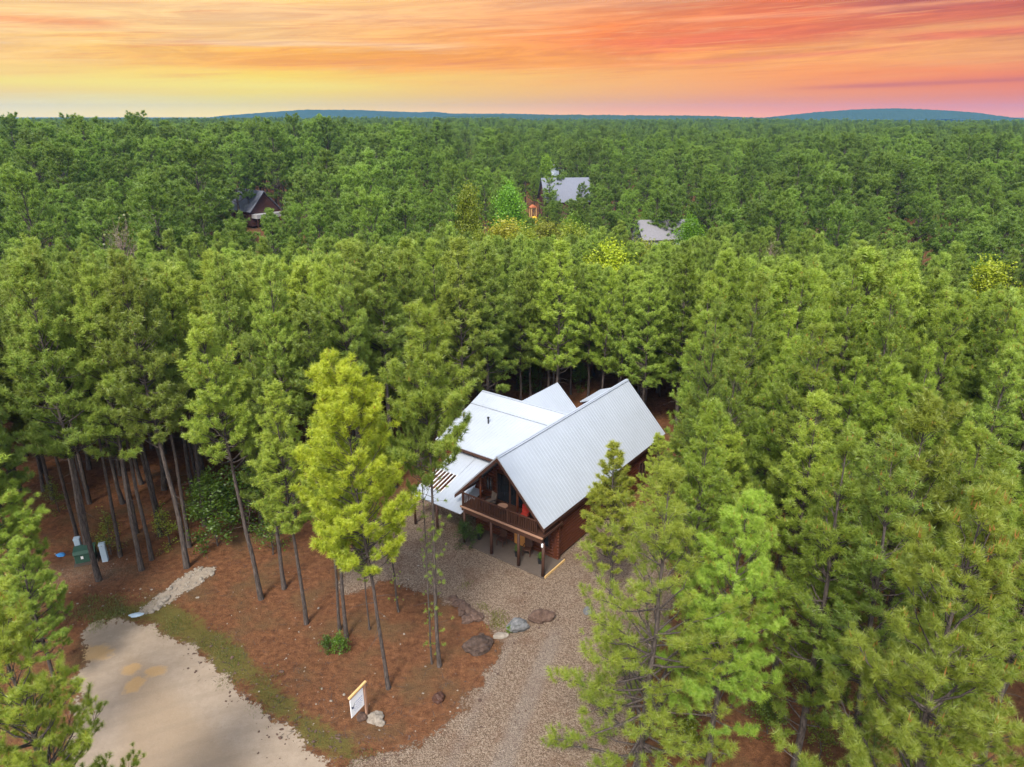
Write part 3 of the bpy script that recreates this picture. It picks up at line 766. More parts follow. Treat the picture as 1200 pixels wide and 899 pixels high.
def forest(name, rest, protos, tint, label_kind='stuff'):
    me = bpy.data.meshes.new(name); n = len(rest); A = np.array([r[:3] for r in rest])
    me.vertices.add(n); me.vertices.foreach_set('co', np.column_stack([A[:, 0], A[:, 1], terrain(A[:, 0], A[:, 1]) - .05]).astype(np.float32).ravel())
    s = A[:, 2] / protos[0][2]; w = s * rng.uniform(.85, 1.2, n)
    me.attributes.new('pick', 'INT', 'POINT').data.foreach_set('value', np.array([r[3] for r in rest], np.int32))
    me.attributes.new('spin', 'FLOAT_VECTOR', 'POINT').data.foreach_set('vector', np.column_stack([np.zeros(n), np.zeros(n), rng.uniform(0, 6.28, n)]).astype(np.float32).ravel())
    me.attributes.new('siz', 'FLOAT_VECTOR', 'POINT').data.foreach_set('vector', np.column_stack([w, w, s]).astype(np.float32).ravel())
    o = link(name, me); tag(o, kind='stuff'); o.color = (*tint, 1)
    g = bpy.data.node_groups.new(name, 'GeometryNodeTree')
    g.interface.new_socket('Geometry', in_out='INPUT', socket_type='NodeSocketGeometry'); g.interface.new_socket('Geometry', in_out='OUTPUT', socket_type='NodeSocketGeometry')
    N = g.nodes; L = g.links; gi = N.new('NodeGroupInput'); go = N.new('NodeGroupOutput')
    allj = N.new('GeometryNodeJoinGeometry')
    for tm, cm, _ in protos:
        src = [q for q in bpy.data.objects if q.type == 'MESH' and q.data in (tm, cm)]
        ob = {q.data.name: q for q in src}
        j = N.new('GeometryNodeJoinGeometry')
        for d_ in (tm, cm):
            oi = N.new('GeometryNodeObjectInfo'); oi.transform_space = 'ORIGINAL'; oi.inputs['Object'].default_value = ob[d_.name]; oi.inputs['As Instance'].default_value = False
            L.new(oi.outputs['Geometry'], j.inputs[0])
        ti = N.new('GeometryNodeGeometryToInstance'); L.new(j.outputs[0], ti.inputs[0]); L.new(ti.outputs[0], allj.inputs[0])
    io = N.new('GeometryNodeInstanceOnPoints'); io.inputs['Pick Instance'].default_value = True
    def na(nm, ty):
        q = N.new('GeometryNodeInputNamedAttribute'); q.data_type = ty; q.inputs[0].default_value = nm; return q.outputs[0]
    er = N.new('FunctionNodeEulerToRotation')
    L.new(na('spin', 'FLOAT_VECTOR'), er.inputs[0]); L.new(gi.outputs[0], io.inputs['Points']); L.new(allj.outputs[0], io.inputs['Instance'])
    L.new(na('pick', 'INT'), io.inputs['Instance Index']); L.new(er.outputs[0], io.inputs['Rotation']); L.new(na('siz', 'FLOAT_VECTOR'), io.inputs['Scale'])
    L.new(io.outputs[0], go.inputs[0])
    md = o.modifiers.new('scatter', 'NODES'); md.node_group = g
    return o
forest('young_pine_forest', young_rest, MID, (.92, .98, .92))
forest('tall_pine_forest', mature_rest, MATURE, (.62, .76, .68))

# --- broadleaf and bare trees, shrubs
def spot(px, py_top, d, h=None):
    """plan position at distance d along the column px"""
    v = ray(px, 300); k = d / math.hypot(v[0], v[1]); return v[0] * k, v[1] * k
def top_at(px, py, d):
    x, y = spot(px, 0, d); return CAM_H + y / ray(px, py)[1] * ray(px, py)[2] - float(terrain(x, y))
BR = [(716, 286, 92, 0, 1.05, (1.6, 1.55, .6), 'bright yellow-green leafy tree glowing in front of the low grey roof'),
      (690, 301, 90, 1, .8, (1.5, 1.4, .6), 'smaller yellow leafy tree beside the bright yellow-green one'),
      (808, 255, 128, 0, .7, (.8, 1.25, .5), 'vivid green round leafy tree at the corner of low grey roof'),
      (598, 216, 135, 0, .65, (.65, 1.1, .6), 'light green leafy tree next to the yellow play slide'),
      (1166, 306, 98, 1, .85, (1.7, 1.6, .6), 'yellow-green leafy tree standing out at the right forest edge'),
      (548, 220, 118, 1, .6, (1.3, 1.2, .5), 'yellowish leafy tree above the brush left of the clearing'),
      (640, 260, 122, 1, 1.3, (1.4, 1.15, .8), 'low yellow brush in the clearing below the steep grey roof'),
      (590, 260, 112, 1, 1.2, (1.5, 1.1, .8), 'tan and yellow brush in the clearing left of the slide'),
      (672, 264, 118, 0, 1., (1.2, 1.1, .8), 'pale olive brush in the clearing before the two houses'),
      (615, 270, 106, 0, 1., (1.3, 1.2, .7), 'yellow-olive brush lowest in the clearing'),
      (565, 272, 108, 0, .8, (.8, .75, .6), 'olive brush at the near left rim of the clearing'),
      (752, 282, 104, 1, .7, (.9, .8, .6), 'olive brush just below the low grey roof'),
      (785, 284, 112, 0, .7, (.8, .85, .6), 'pale green brush close against the low grey roof eave')]
for px, py, d, k, wd, tint, lab in BR:
    x, y = spot(px, 0, d); place_tree('broadleaf_tree' if 'tree' in lab else 'brush_shrub', BROAD[k], x, y, top_at(px, py, d), lab, 'tree' if 'tree' in lab else 'shrub', None, None, wd, tint)
for px, py, d, lab in [(898, 283, 104, 'bare pinkish grey tree before the dark forest edge'), (928, 296, 101, 'smaller bare grey tree beside the pinkish bare one'),
                      (1188, 336, 92, 'bare pale twiggy tree at the right margin below the yellow-green one'), (150, 262, 95, 'bare brownish tree leaning out of canopy left of the gabled far house')]:
    x, y = spot(px, 0, d); place_tree('bare_tree', BROAD[2], x, y, top_at(px, py, d), lab, 'bare tree', None, None, .7, (.6, .5, .5))
SPRING = 'pale spring-green leafy tree scattered among the far pines'
for i in range(30):
    px = 430 + 480 * rng.random(); d = rng.uniform(125, 290); x, y = spot(px, 0, d)
    h = rng.uniform(9, 14)
    while h > 4 and blocks(x, y, h, .1, .25 * h): h *= .8
    if h < 5: continue
    g_ = rng.uniform(.55, 1.15); place_tree('broadleaf_tree', BROAD[i % 2], x, y, h, SPRING, 'tree', 'pale leafy trees in the far forest', None, .8, (g_ * .8, g_, .7))
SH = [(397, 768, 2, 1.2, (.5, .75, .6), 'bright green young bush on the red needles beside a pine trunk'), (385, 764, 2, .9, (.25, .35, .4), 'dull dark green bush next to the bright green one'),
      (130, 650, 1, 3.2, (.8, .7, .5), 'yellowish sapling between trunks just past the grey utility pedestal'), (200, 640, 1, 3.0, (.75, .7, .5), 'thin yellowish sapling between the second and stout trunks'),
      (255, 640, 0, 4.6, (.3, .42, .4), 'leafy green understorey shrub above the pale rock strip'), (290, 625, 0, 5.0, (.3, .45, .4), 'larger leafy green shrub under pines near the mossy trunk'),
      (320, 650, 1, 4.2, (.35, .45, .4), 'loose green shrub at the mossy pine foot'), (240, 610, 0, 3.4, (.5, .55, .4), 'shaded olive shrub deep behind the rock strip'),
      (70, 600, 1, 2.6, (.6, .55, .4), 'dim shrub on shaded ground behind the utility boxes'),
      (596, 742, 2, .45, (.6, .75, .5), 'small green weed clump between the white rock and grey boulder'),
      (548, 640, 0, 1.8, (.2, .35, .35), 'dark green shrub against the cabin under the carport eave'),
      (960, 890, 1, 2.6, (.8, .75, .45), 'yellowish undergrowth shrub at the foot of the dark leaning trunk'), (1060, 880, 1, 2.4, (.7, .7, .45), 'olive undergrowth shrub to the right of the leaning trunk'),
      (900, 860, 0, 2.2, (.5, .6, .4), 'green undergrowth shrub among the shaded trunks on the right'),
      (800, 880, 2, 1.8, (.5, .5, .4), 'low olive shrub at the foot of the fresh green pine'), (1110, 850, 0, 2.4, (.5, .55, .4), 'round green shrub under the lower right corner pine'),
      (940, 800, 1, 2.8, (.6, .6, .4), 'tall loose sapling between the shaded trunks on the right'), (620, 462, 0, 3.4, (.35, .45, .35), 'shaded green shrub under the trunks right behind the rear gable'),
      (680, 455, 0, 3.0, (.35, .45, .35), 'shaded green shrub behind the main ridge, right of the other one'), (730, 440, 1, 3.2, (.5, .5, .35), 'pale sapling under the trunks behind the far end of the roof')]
for px, py, k, h, tint, lab in SH:
    p = at(px, py); place_tree('shrub', SHRUB[k], p[0], p[1], h, lab, 'shrub', None, None, 1.0, tint)
# ------------------------------------------------------------------ the log cabin (local axes: u along the front gable, v to the back, z up)
cabin = empty('log_cabin', (HOUSE_X, HOUSE_Y, 0), HOUSE_A)
tag(cabin, 'red-brown log cabin with bright white metal roofs and a railed gable balcony', 'cabin')
def roof_panel(name, quad, mat, parent, th=.07, rib=.30, trim=True):
    """quad: ridge start, ridge end, eave end, eave start"""
    a, b, c, d = [Vector(p) for p in quad]
    n = (b - a).cross(d - a).normalized()
    if n.z < 0: n = -n
    mb = MB(); mb.prism([a, b, c, d], -n * th)
    L = (b - a).length; k = max(2, int(max(L, (c - d).length) / rib))
    for i in range(k + 1):
        t = i / k; p = a.lerp(b, t); q = d.lerp(c, t)
        dirv = (q - p)
        if dirv.length < .3: continue
        s = (b - a).normalized() * .016
        mb.prism([p - s + n * .002, p + s + n * .002, q + s + n * .002, q - s + n * .002], n * .014)
    return mb.build(name, mat, parent)
def log_wall(name, a, b, z0, z1, parent, half=None, step=.235, ext=.24, mat=None):
    a = Vector((*a, 0)); b = Vector((*b, 0)); d = (b - a).normalized(); L = (b - a).length
    mb = MB(); z = z0 + step / 2; i = 0
    while z < z1:
        p, q = a - d * ext, b + d * ext
        if half is not None:
            h = half(z)
            if h is not None:
                if h < .15: break
                c = (a + b) / 2; h = min(h, L / 2 + ext); p, q = c - d * h, c + d * h
        mb.tube(p + Vector((0, 0, z)), q + Vector((0, 0, z)), step * .54, seg=10); z += step; i += 1
    return mb.build(name, mat or M['log'], parent, smooth=False)
zr, hw, ze = 7.3, 3.6, 3.5; sl = (zr - ze) / hw
VB = 17.0
mr = roof_panel('roof', [(0, -.05, zr), (0, VB, zr), (hw, VB, ze), (hw, -.05, ze)], M['roof'], cabin)
roof_panel('roof', [(-.003, VB, zr), (-.003, -.05, zr), (-hw, -.05, ze), (-hw, VB, ze)], M['roof'], cabin)
cap = MB(); cap.bar((.07, -.06, zr - .03), (.07, VB + .01, zr - .03), .17, .02); cap.bar((-.07, -.06, zr - .03), (-.07, VB + .01, zr - .03), .17, .02)
cap.bar((0, -.06, zr + .015), (0, VB + .01, zr + .015), .10, .035); cap.build('ridge_cap', M['roof'], mr)
for s in (1, -1):
    MB().prism([(0, -.07, zr - .09), (s * hw, -.07, ze - .09), (s * hw, -.07, ze - .33), (0, -.07, zr - .36)], (0, .05, 0)).build('barge_board', M['darkwood'], cabin)
    MB().box((s * (hw - .03), 8.5, ze - .17), (.05, 16.9, .17)).build('fascia', M['darkwood'], cabin)
# main walls
log_wall('wall', (3.2, 2.1), (3.2, 16.6), .12, 3.55, cabin)
log_wall('wall', (-3.2, 2.12), (-3.2, 16.6), .0, 3.55, cabin)
gab = lambda z: None if z < 3.2 else min(3.44, (zr - .36 - z) / sl)
log_wall('wall', (-3.2, 2.0), (3.2, 2.0), .0, 6.9, cabin, gab)
log_wall('wall', (-3.2, 16.6), (3.2, 16.6), .0, 6.9, cabin, gab)
# wing to the side
wu0 = -9.0; vr, wz = 9.7, 6.5; vb, bz = 8.3, 5.93; ve, wez = 4.0, 4.42
mu = lambda z: -(zr - z) / sl + .06
wr = roof_panel('roof', [(wu0, vr, wz), (mu(wz), vr, wz), (mu(bz), vb, bz), (wu0, vb, bz)], M['roof'], cabin, rib=.22)
roof_panel('roof', [(wu0, vb - .02, bz - .03), (mu(bz - .03), vb - .02, bz - .03), (mu(wez), ve, wez), (wu0, ve, wez)], M['roof'], cabin)
roof_panel('roof', [(mu(wz), vr + .003, wz), (wu0, vr + .003, wz), (wu0, 14.6, 4.1), (mu(4.3), 14.6, 4.1)], M['roof'], cabin)
MB().bar((wu0, vr, wz + .02), (mu(wz), vr, wz + .02), .18, .05).build('ridge_cap', M['roof'], wr)
MB().bar((wu0, vb, bz + .025), (mu(bz), vb, bz + .025), .12, .04).build('flashing', M['roof'], wr)
MB().tube((-6.2, 6.9, 5.3), (-6.2, 6.9, 5.85), .06).tube((-6.2, 6.9, 5.85), (-6.2, 6.9, 5.93), .10).build('vent_pipe', M['darkmetal'], wr)
MB().box((-5.9, ve + .02, wez - .16), (6.2, .05, .18)).build('fascia', M['darkwood'], cabin)
log_wall('wall', (-8.6, 4.55), (-3.2, 4.55), .0, 4.45, cabin)
wg = lambda z: None if z < 4.2 else max(.2, (6.1 - z) / .42)
log_wall('wall', (-8.6, 4.55), (-8.6, 14.2), .0, 6.0, cabin, wg)
log_wall('wall', (-8.6, 14.2), (-3.2, 14.2), .0, 3.9, cabin)
# rear gable with its ridge parallel to the main one
gu, gz = -5.2, 6.52
roof_panel('roof', [(gu, 9.72, gz), (gu, 14.8, gz), (-3.0, 14.8, 4.4), (-3.0, 9.72, 4.4)], M['roof'], cabin, rib=.25)
roof_panel('roof', [(gu - .003, 14.8, gz), (gu - .003, 9.72, gz), (-7.4, 9.72, 4.4), (-7.4, 14.8, 4.4)], M['roof'], cabin, rib=.25)
MB().prism([(gu, 14.3, gz - .2), (-3.2, 14.3, 4.4), (-7.2, 14.3, 4.4)], (0, .1, 0)).build('gable_wall', M['log'], cabin)
# low shed roof let into the far slope just under the ridge
roof_panel('roof', [(-.12, 11.6, zr - .02), (-.12, 14.6, zr - .02), (-1.1, 14.6, 6.9), (-1.1, 11.6, 6.9)], M['roof'], cabin)
MB().box((-1.0, 13.1, 6.5), (.08, 2.8, .64)).build('dormer_wall', M['log'], cabin)

# balcony and porch
MB().box((.3, 1.0, 2.80), (6.5, 2.3, .16)).build('balcony_floor', M['darkwood'], cabin)
MB().box((.3, -.20, 2.83), (6.6, .09, .10)).build('balcony_edge', M['trimwood'], cabin)
MB().box((.3, -.12, 2.58), (6.4, .14, .26)).build('beam', M['darkwood'], cabin)
rl = MB()
rl.box((.15, -.12, 3.86), (5.9, .10, .06)).box((.15, -.12, 2.99), (5.9, .06, .06))
for i in range(44): rl.box((-2.75 + i * .135, -.12, 3.42), (.045, .04, .86))
for u in (-2.8, .9): rl.box((u, -.12, 3.42), (.13, .13, 1.05))
rl.build('railing', M['darkwood'], cabin)
for u, v in ((-2.75, -.12), (-.47, -.12), (1.72, -.12), (3.6, -.12)):
    MB().tube((u, v, 0), (u, v, 2.5), .11, .10).build('post', M['darkwood'], cabin, smooth=True)
for u in (-1.9, 1.1): MB().tube((u, .6, 2.85), (u, .6, zr - abs(u) * sl - .15), .08).build('post', M['log'], cabin, smooth=True)
MB().bar((-2.6, .0, 4.45), (2.6, .0, 4.45), .10, .12).build('tie_beam', M['darkwood'], cabin) if False else None
MB().box((.25, .95, .04), (7.0, 2.4, .12)).build('porch_slab', M['concrete'], cabin)
MB().box((3.78, 1.0, .10), (.06, 2.3, .16)).build('slab_edge', M['palewood'], cabin)
def window(u, v, z, w, h, ax='v', parent=cabin, fm=None, side=-1, bars=1):
    """a framed window in a wall facing -v (ax='v') or +u (ax='u')"""
    f = MB()
    def bx(du, dz, sw, sh, dep, th=.06):
        c = (u + du, v + side * dep, z + dz) if ax == 'v' else (u - side * dep, v + du, z + dz)
        return c, ((sw, th, sh) if ax == 'v' else (th, sw, sh))
    for c, s in (bx(0, h / 2, w + .16, .09, .16), bx(0, -h / 2, w + .16, .09, .16), bx(-w / 2, 0, .09, h - .09, .16), bx(w / 2, 0, .09, h - .09, .16)): f.box(c, s)
    for i in range(bars):
        c, s = bx(-w / 2 + w * (i + 1) / (bars + 1), 0, .05, h - .09, .16); f.box(c, s)
    fo = f.build('window', fm or M['darkwood'], parent)
    c, s = bx(0, 0, w - .02, h - .02, .135, .02); MB().box(c, s).build('pane', M['glass'], fo)
window(-1.65, 2.0, 1.35, 1.15, 1.25); window(2.3, 2.0, 1.35, .9, 1.1)
dr = MB().box((.42, 1.83, 1.06), (.86, .06, 2.0)).build('door', M['tanwood'], cabin)
MB().tube((.72, 1.76, 1.0), (.72, 1.80, 1.0), .035).build('handle', M['darkmetal'], dr)
MB().box((.42, 1.855, 1.10), (1.06, .05, 2.12)).build('door_frame', M['darkwood'], cabin)
gd = MB().box((-.35, 1.80, 4.0), (2.3, .08, 2.2)).build('balcony_door', M['darkwood'], cabin)
MB().box((-.9, 1.75, 4.0), (.95, .03, 1.95)).box((.2, 1.75, 4.0), (.95, .03, 1.95)).build('pane', M['glass'], gd)
window(-2.15, 2.0, 3.9, .5, 1.0); window(1.75, 2.0, 4.0, .6, .9)
window(-6.6, 4.55, 3.3, 1.2, 1.0); window(-4.4, 4.55, 1.4, 1.2, 1.2); window(-7.2, 4.55, 1.4, 1.0, 1.2)
for v in (10.5, 13.8): window(3.2, v, 1.7, 1.1, 1.2, 'u')
MB().box((3.62, -.27, 2.42), (.10, .10, .22)).build('lantern', M['white'], cabin)
# carport roof beside the balcony
cz = lambda v: 2.45 + (v + .5) * .29
def cp(u0, u1, v0, v1): return roof_panel('porch_roof', [(u0, v1, cz(v1)), (u1, v1, cz(v1)), (u1, v0, cz(v0)), (u0, v0, cz(v0))], M['roof'], cabin, .05, .3)
cp(-7.3, -2.75, -.5, .55); cp(-5.3, -2.75, .55, 4.4); cp(-7.3, -5.3, 2.3, 4.4)
sl_ = MB()
for i in range(7): sl_.bar((-7.25 + i * .31, .5, cz(.5) - .03), (-7.25 + i * .31, 2.35, cz(2.35) - .03), .05, .07)
sl_.build('rafter_frame', M['white'], cabin)
rf_ = MB()
for v in (-.35, .55, 2.3, 4.2): rf_.bar((-7.3, v, cz(v) - .14), (-2.75, v, cz(v) - .14), .07, .12)
rf_.build('purlin_frame', M['darkwood'], cabin)
for u in (-7.1, -5.0): MB().tube((u, -.35, 0), (u, -.35, cz(-.35) - .18), .09).build('post', M['darkwood'], cabin, smooth=True)
def cab_at(u, v, z=0):
    c, s = math.cos(HOUSE_A), math.sin(HOUSE_A); return (HOUSE_X + u * c - v * s, HOUSE_Y + u * s + v * c, z)
# things on the balcony and under it
def chair(u, v, z, rz, seat, frame, label):
    e = empty('patio_chair', cab_at(u, v, z), HOUSE_A + rz); tag(e, label, 'chair')
    for sx in (-.24, .24):
        for sy in (-.22, .22): MB().box((sx, sy, .21), (.05, .05, .42)).build('leg', frame, e)
    MB().box((0, 0, .45), (.54, .50, .07)).build('seat', seat, e, bevel=.015)
    MB().box((0, .25, .76), (.54, .07, .56), Matrix.Rotation(R(-8), 3, 'X')).build('backrest', seat, e, bevel=.015)
    for sx in (-.29, .29): MB().box((sx, 0, .64), (.05, .50, .04)).build('armrest', frame, e)
chair(1.55, .75, 2.88, R(10), M['red'], M['darkwood'], 'balcony chair with bright red cushions behind the railing')
chair(-1.2, .8, 2.88, R(-20), M['concrete'], M['darkmetal'], 'grey cushioned balcony chair left of the small table')
e = empty('patio_table', cab_at(-.15, .7, 2.88), HOUSE_A); tag(e, 'small pale round table between the balcony chairs', 'table')
MB().tube((0, 0, .52), (0, 0, .56), .34, seg=20).build('tabletop', M['trimwood'], e); MB().tube((0, 0, 0), (0, 0, .52), .04).tube((0, 0, 0), (0, 0, .03), .2).build('pedestal', M['darkmetal'], e)
chair(-.55, 1.1, .10, R(0), M['darkwood'], M['darkwood'], 'dark wooden porch chair left of the tan front door')
chair(1.5, 1.2, .10, R(15), M['darkwood'], M['darkwood'], 'dark wooden porch chair right of the tan front door')
for u, v, h, lab in ((-2.2, .75, 1.1, 'bushy green plant in a dark pot at the shaded end of the porch'), (1.05, .65, .8, 'green potted plant by the middle porch post'), (2.7, .9, .7, 'small potted plant near the porch corner post')):
    e = empty('potted_plant', cab_at(u, v, .10)); tag(e, lab, 'potted plant')
    MB().tube((0, 0, 0), (0, 0, .32), .13, .18, 14).build('pot', M['darkmetal'], e, smooth=False)
    f = link('foliage', SHRUB[2][1], e); f.scale = (h * .42, h * .42, h * .5); f.location = (0, 0, .25); f.color = (.35, .55, .5, 1)

# ------------------------------------------------------------------ houses far among the trees
def dep_z(py, d): return CAM_H - d * math.tan(PITCH + math.atan((py - 449.5) / FPX))
def far_house(px, py_ridge, d, rz, w, l, pitch_h, roofm, wallm, label, deck=False, porch=False):
    x, y = spot(px, 0, d); z0 = float(terrain(x, y)); hr = dep_z(py_ridge, y) - z0; he = max(2.2, hr - pitch_h)
    e = empty('house', (x, y, z0 - .05), rz); tag(e, label, 'house')
    MB().prism([(-w / 2, -l / 2, 0), (w / 2, -l / 2, 0), (w / 2, -l / 2, he), (0, -l / 2, hr - .12), (-w / 2, -l / 2, he)], (0, l, 0)).build('wall', wallm, e)
    k = (hr - he) / (w / 2); o = .5
    for s in (1, -1): roof_panel('roof', [(s * .002, -l / 2 - .5, hr), (s * .002, l / 2 + .5, hr), (s * (w / 2 + o), l / 2 + .5, he - k * o), (s * (w / 2 + o), -l / 2 - .5, he - k * o)], roofm, e, .12, .45)
    for sx in (-w * .22, w * .22):
        f = MB().box((sx, -l / 2 - .03, he * .45), (1.2, .08, 1.3)).build('window', M['trimwood'], e); MB().box((sx, -l / 2 - .08, he * .45), (1.0, .04, 1.1)).build('pane', M['glass'], f)
    for sy in (-l * .28, 0, l * .28):
        for s in (1, -1):
            f = MB().box((s * (w / 2 + .03), sy, he * .5), (.08, 1.2, 1.2)).build('window', M['trimwood'], e); MB().box((s * (w / 2 + .08), sy, he * .5), (.04, 1.0, 1.0)).build('pane', M['glass'], f)
    if deck:
        MB().box((0, -l / 2 - 1.2, he * .62), (w, 2.3, .9)).build('balcony', M['greywall'], e)
        for sx in (-w / 2 + .2, 0, w / 2 - .2): MB().box((sx, -l / 2 - 2.2, he * .3), (.22, .22, he * .6)).build('post', M['darkwood'], e)
    if porch:
        roof_panel('porch_roof', [(-w / 2, -l * .3, he), (-w / 2, l * .05, he), (-w / 2 - 2.2, l * .05, he - .9), (-w / 2 - 2.2, -l * .3, he - .9)], roofm, e, .1)
        for sy in (-l * .29, l * .04): MB().box((-w / 2 - 2.05, sy, (he - 1) / 2), (.16, .16, he - 1)).build('post', M['darkwood'], e)
    print('house', label[:30], 'z0 %.1f hr %.1f he %.1f' % (z0, hr, he)); return e
far_house(301, 221.5, 185, R(50), 7.4, 12.5, 4.0, M['roof_blue'], M['brownwall'], 'far dark brown gabled house with blue-grey metal roof and front balcony', deck=True)
far_house(660, 208, 186, R(-81), 9.5, 11.5, 5.0, M['roof_blue'], M['brownwall'], 'far house with steep slate-blue metal roof above the yellow slide')
far_house(776, 257, 138, R(-84), 9.0, 10.0, 2.7, M['roof_grey'], M['greywall'], 'low house with broad grey shingle roof between green trees', porch=True)
far_house(641, 193, 262, R(-60), 8.0, 9.0, 3.0, M['roof'], M['greywall'], 'small far house with pale roof peeking out above the steep slate-blue roof')
far_house(545, 184, 300, R(-20), 4.0, 5.0, 1.8, M['white'], M['white'], 'tiny white gabled building deep in the far forest')
x, y = spot(624, 0, 176); e = empty('play_slide', (x, y, float(terrain(x, y))), R(20)); tag(e, 'yellow play slide with an orange-red canopy on a timber tower', 'slide')
hs = max(2.5, dep_z(240, y) - float(terrain(x, y)))
for sx in (-.6, .6):
    for sy in (-.6, .6): MB().box((sx, sy, (hs - .6) / 2), (.12, .12, hs - .6)).build('post', M['palewood'], e)
MB().prism([(-.85, -.8, hs - .6), (.85, -.8, hs - .6), (0, -.8, hs)], (0, 1.6, 0)).build('canopy', M['orange'], e)
MB().box((0, 0, hs * .5), (1.3, 1.3, .1)).build('platform', M['palewood'], e)
MB().prism([(-.4, -.65, hs * .55), (-.4, -3.0, .2), (-.4, -3.0, .05), (-.4, -.65, hs * .47)], (.8, 0, 0)).box((-.42, -1.8, hs * .36), (.07, 2.9, .25), Matrix.Rotation(math.atan2(hs * .55 - .2, 2.35), 3, 'X')).box((.42, -1.8, hs * .36), (.07, 2.9, .25), Matrix.Rotation(math.atan2(hs * .55 - .2, 2.35), 3, 'X')).build('slide_chute', M['yellow'], e)

# ------------------------------------------------------------------ sign, utility boxes
P = at(430, 839); top = 1.95; A = at(409, 820, top); dv = Vector((A[0] - P[0], A[1] - P[1], 0)); aL = dv.length; rz = math.atan2(dv.y, dv.x)
e = empty('hanging_sign', (P[0], P[1], 0), rz); tag(e, 'white sign board hanging from a yellowish timber post and arm', 'sign')
MB().box((0, 0, top / 2), (.10, .10, top)).build('post', M['trimwood'], e)
MB().box((aL / 2 - .06, 0, top + .05), (aL + .16, .11, .10)).build('arm', M['palewood'], e, bevel=.01)
pw, ph = aL * .86, 1.02
pn = MB().box((aL * .54, 0, top - .12 - ph / 2), (pw, .03, ph)).build('board', M['white'], e)
for sx in (.2, .88): MB().tube((aL * sx, 0, top - .13), (aL * sx, 0, top + .01), .008, seg=6).build('hook', M['darkmetal'], e)
def sx_(f): return aL * .54 + (f - .5) * pw
def sz_(f): return top - .12 - ph * f
for sd in (1, -1):
    g = (lambda f: f) if sd > 0 else (lambda f: 1 - f)
    yy_ = sd * .0155
    lg = MB(); w = pw * .30; x0 = sx_(g(.80)); z0 = sz_(.45); s = 1 if sd > 0 else -1
    lg.prism([(x0 + s * .14, yy_, z0 + .02), (x0 + s * .09, yy_, z0 + .06), (x0 + s * .02, yy_, z0 - .05), (x0 - s * .13, yy_, z0 + .15), (x0 - s * .02, yy_, z0 - .13), (x0 + s * .07, yy_, z0 - .13)], (0, sd * .003, 0)).build('emblem', M['ink'], pn)
    tx = MB()
    for row, (fz, f0, f1, hh) in enumerate(((.36, .10, .62, .055), (.50, .12, .66, .04), (.62, .10, .80, .035), (.72, .18, .80, .03), (.82, .22, .72, .03))):
        a0 = f0; rr = random.Random(row)
        while a0 < f1:
            b0 = min(f1, a0 + rr.uniform(.05, .13)); m0 = sx_(g((a0 + b0) / 2)); tx.box((m0, yy_ + sd * .0012, sz_(fz)), ((b0 - a0) * pw * .85, .002, hh)); a0 = b0 + .02
    tx.build('lettering', M['blueprint'], pn)
def tbox(px, py, rz, label):
    p = at(px, py); e = empty('transformer_box', (p[0], p[1], 0), rz); tag(e, label, 'utility box')
    MB().box((0, 0, .06), (1.35, 1.1, .12)).build('plinth', M['concrete'], e)
    MB().box((0, .05, .47), (1.15, .9, .70)).build('body', M['green_box'], e, bevel=.03)
    MB().prism([(-.62, -.50, .80), (-.62, .55, .82), (-.62, .48, .95), (-.62, -.30, .95)], (1.24, 0, 0)).build('lid', M['green_box'], e)
    MB().box((-.15, -.413, .52), (.14, .012, .2)).build('label_plate', M['white'], e)
tbox(102, 657, R(25), 'dark green transformer box between two grey pedestals')
for px, py, h, lab in ((95, 651, 1.35, 'left grey-blue utility pedestal just behind the green box'), (124, 657, 1.3, 'right grey-blue utility pedestal standing clear of the green box')):
    p = at(px, py); e = empty('utility_pedestal', (p[0], p[1], 0), R(20)); tag(e, lab, 'utility pedestal')
    MB().box((0, 0, h * .48), (.34, .34, h * .96)).build('body', M['grey_box'], e, bevel=.02); MB().box((0, 0, h * .98), (.39, .39, h * .10)).build('cap', M['grey_box'], e, bevel=.03)
    e.rotation_euler[0] = R(2)

# ------------------------------------------------------------------ boulders, stones
def rock_mesh(seed, sx, sy, sz, rough=.28, sub=4):
    bm = bmesh.new(); bmesh.ops.create_icosphere(bm, subdivisions=sub, radius=1)
    off = Vector((seed * 7.3, seed * 3.1, seed))
    for v in bm.verts:
        n = mnoise.noise(v.co * 1.1 + off) * 1.2 + mnoise.noise(v.co * 2.7 + off) * .5 + mnoise.noise(v.co * 7 + off) * .18
        c = mnoise.cell(v.co * 1.7 + off) * .22
        v.co *= 1 + rough * (n + c); v.co.z = max(v.co.z, -.45)
        v.co = Vector((v.co.x * sx, v.co.y * sy, v.co.z * sz))
    me = bpy.data.meshes.new('boulder'); bm.to_mesh(me); bm.free(); return me
def boulder(px, py, sx, sy, sz, mat, label, seed, rz=0.0, name='boulder'):
    p = at(px, py); me = rock_mesh(seed, sx, sy, sz); me.materials.append(mat); o = link(name, me); o.location = (p[0], p[1], sz * .38); o.rotation_euler[2] = rz
    tag(o, label, 'rock'); return o
boulder(560, 760, .82, .5, .46, M['rock_brown'], 'big dark brown boulder on red needles, lowest along the drive', 1, R(20))
boulder(607, 737, .66, .42, .46, M['rock_grey'], 'grey boulder in the middle of three big ones by gravel', 2, R(25))
boulder(634, 726, .72, .42, .42, M['rock_red'], 'reddish brown boulder, uppermost of three by the gravel', 3, R(5))
boulder(586, 746, .42, .22, .14, M['rock_pale'], 'flat whitish rock between the dark brown and grey boulders', 4, R(15), 'rock')
boulder(689, 718, .28, .24, .30, M['rock_grey'], 'small grey rock standing alone on gravel by the thin pine', 5, 0, 'rock')
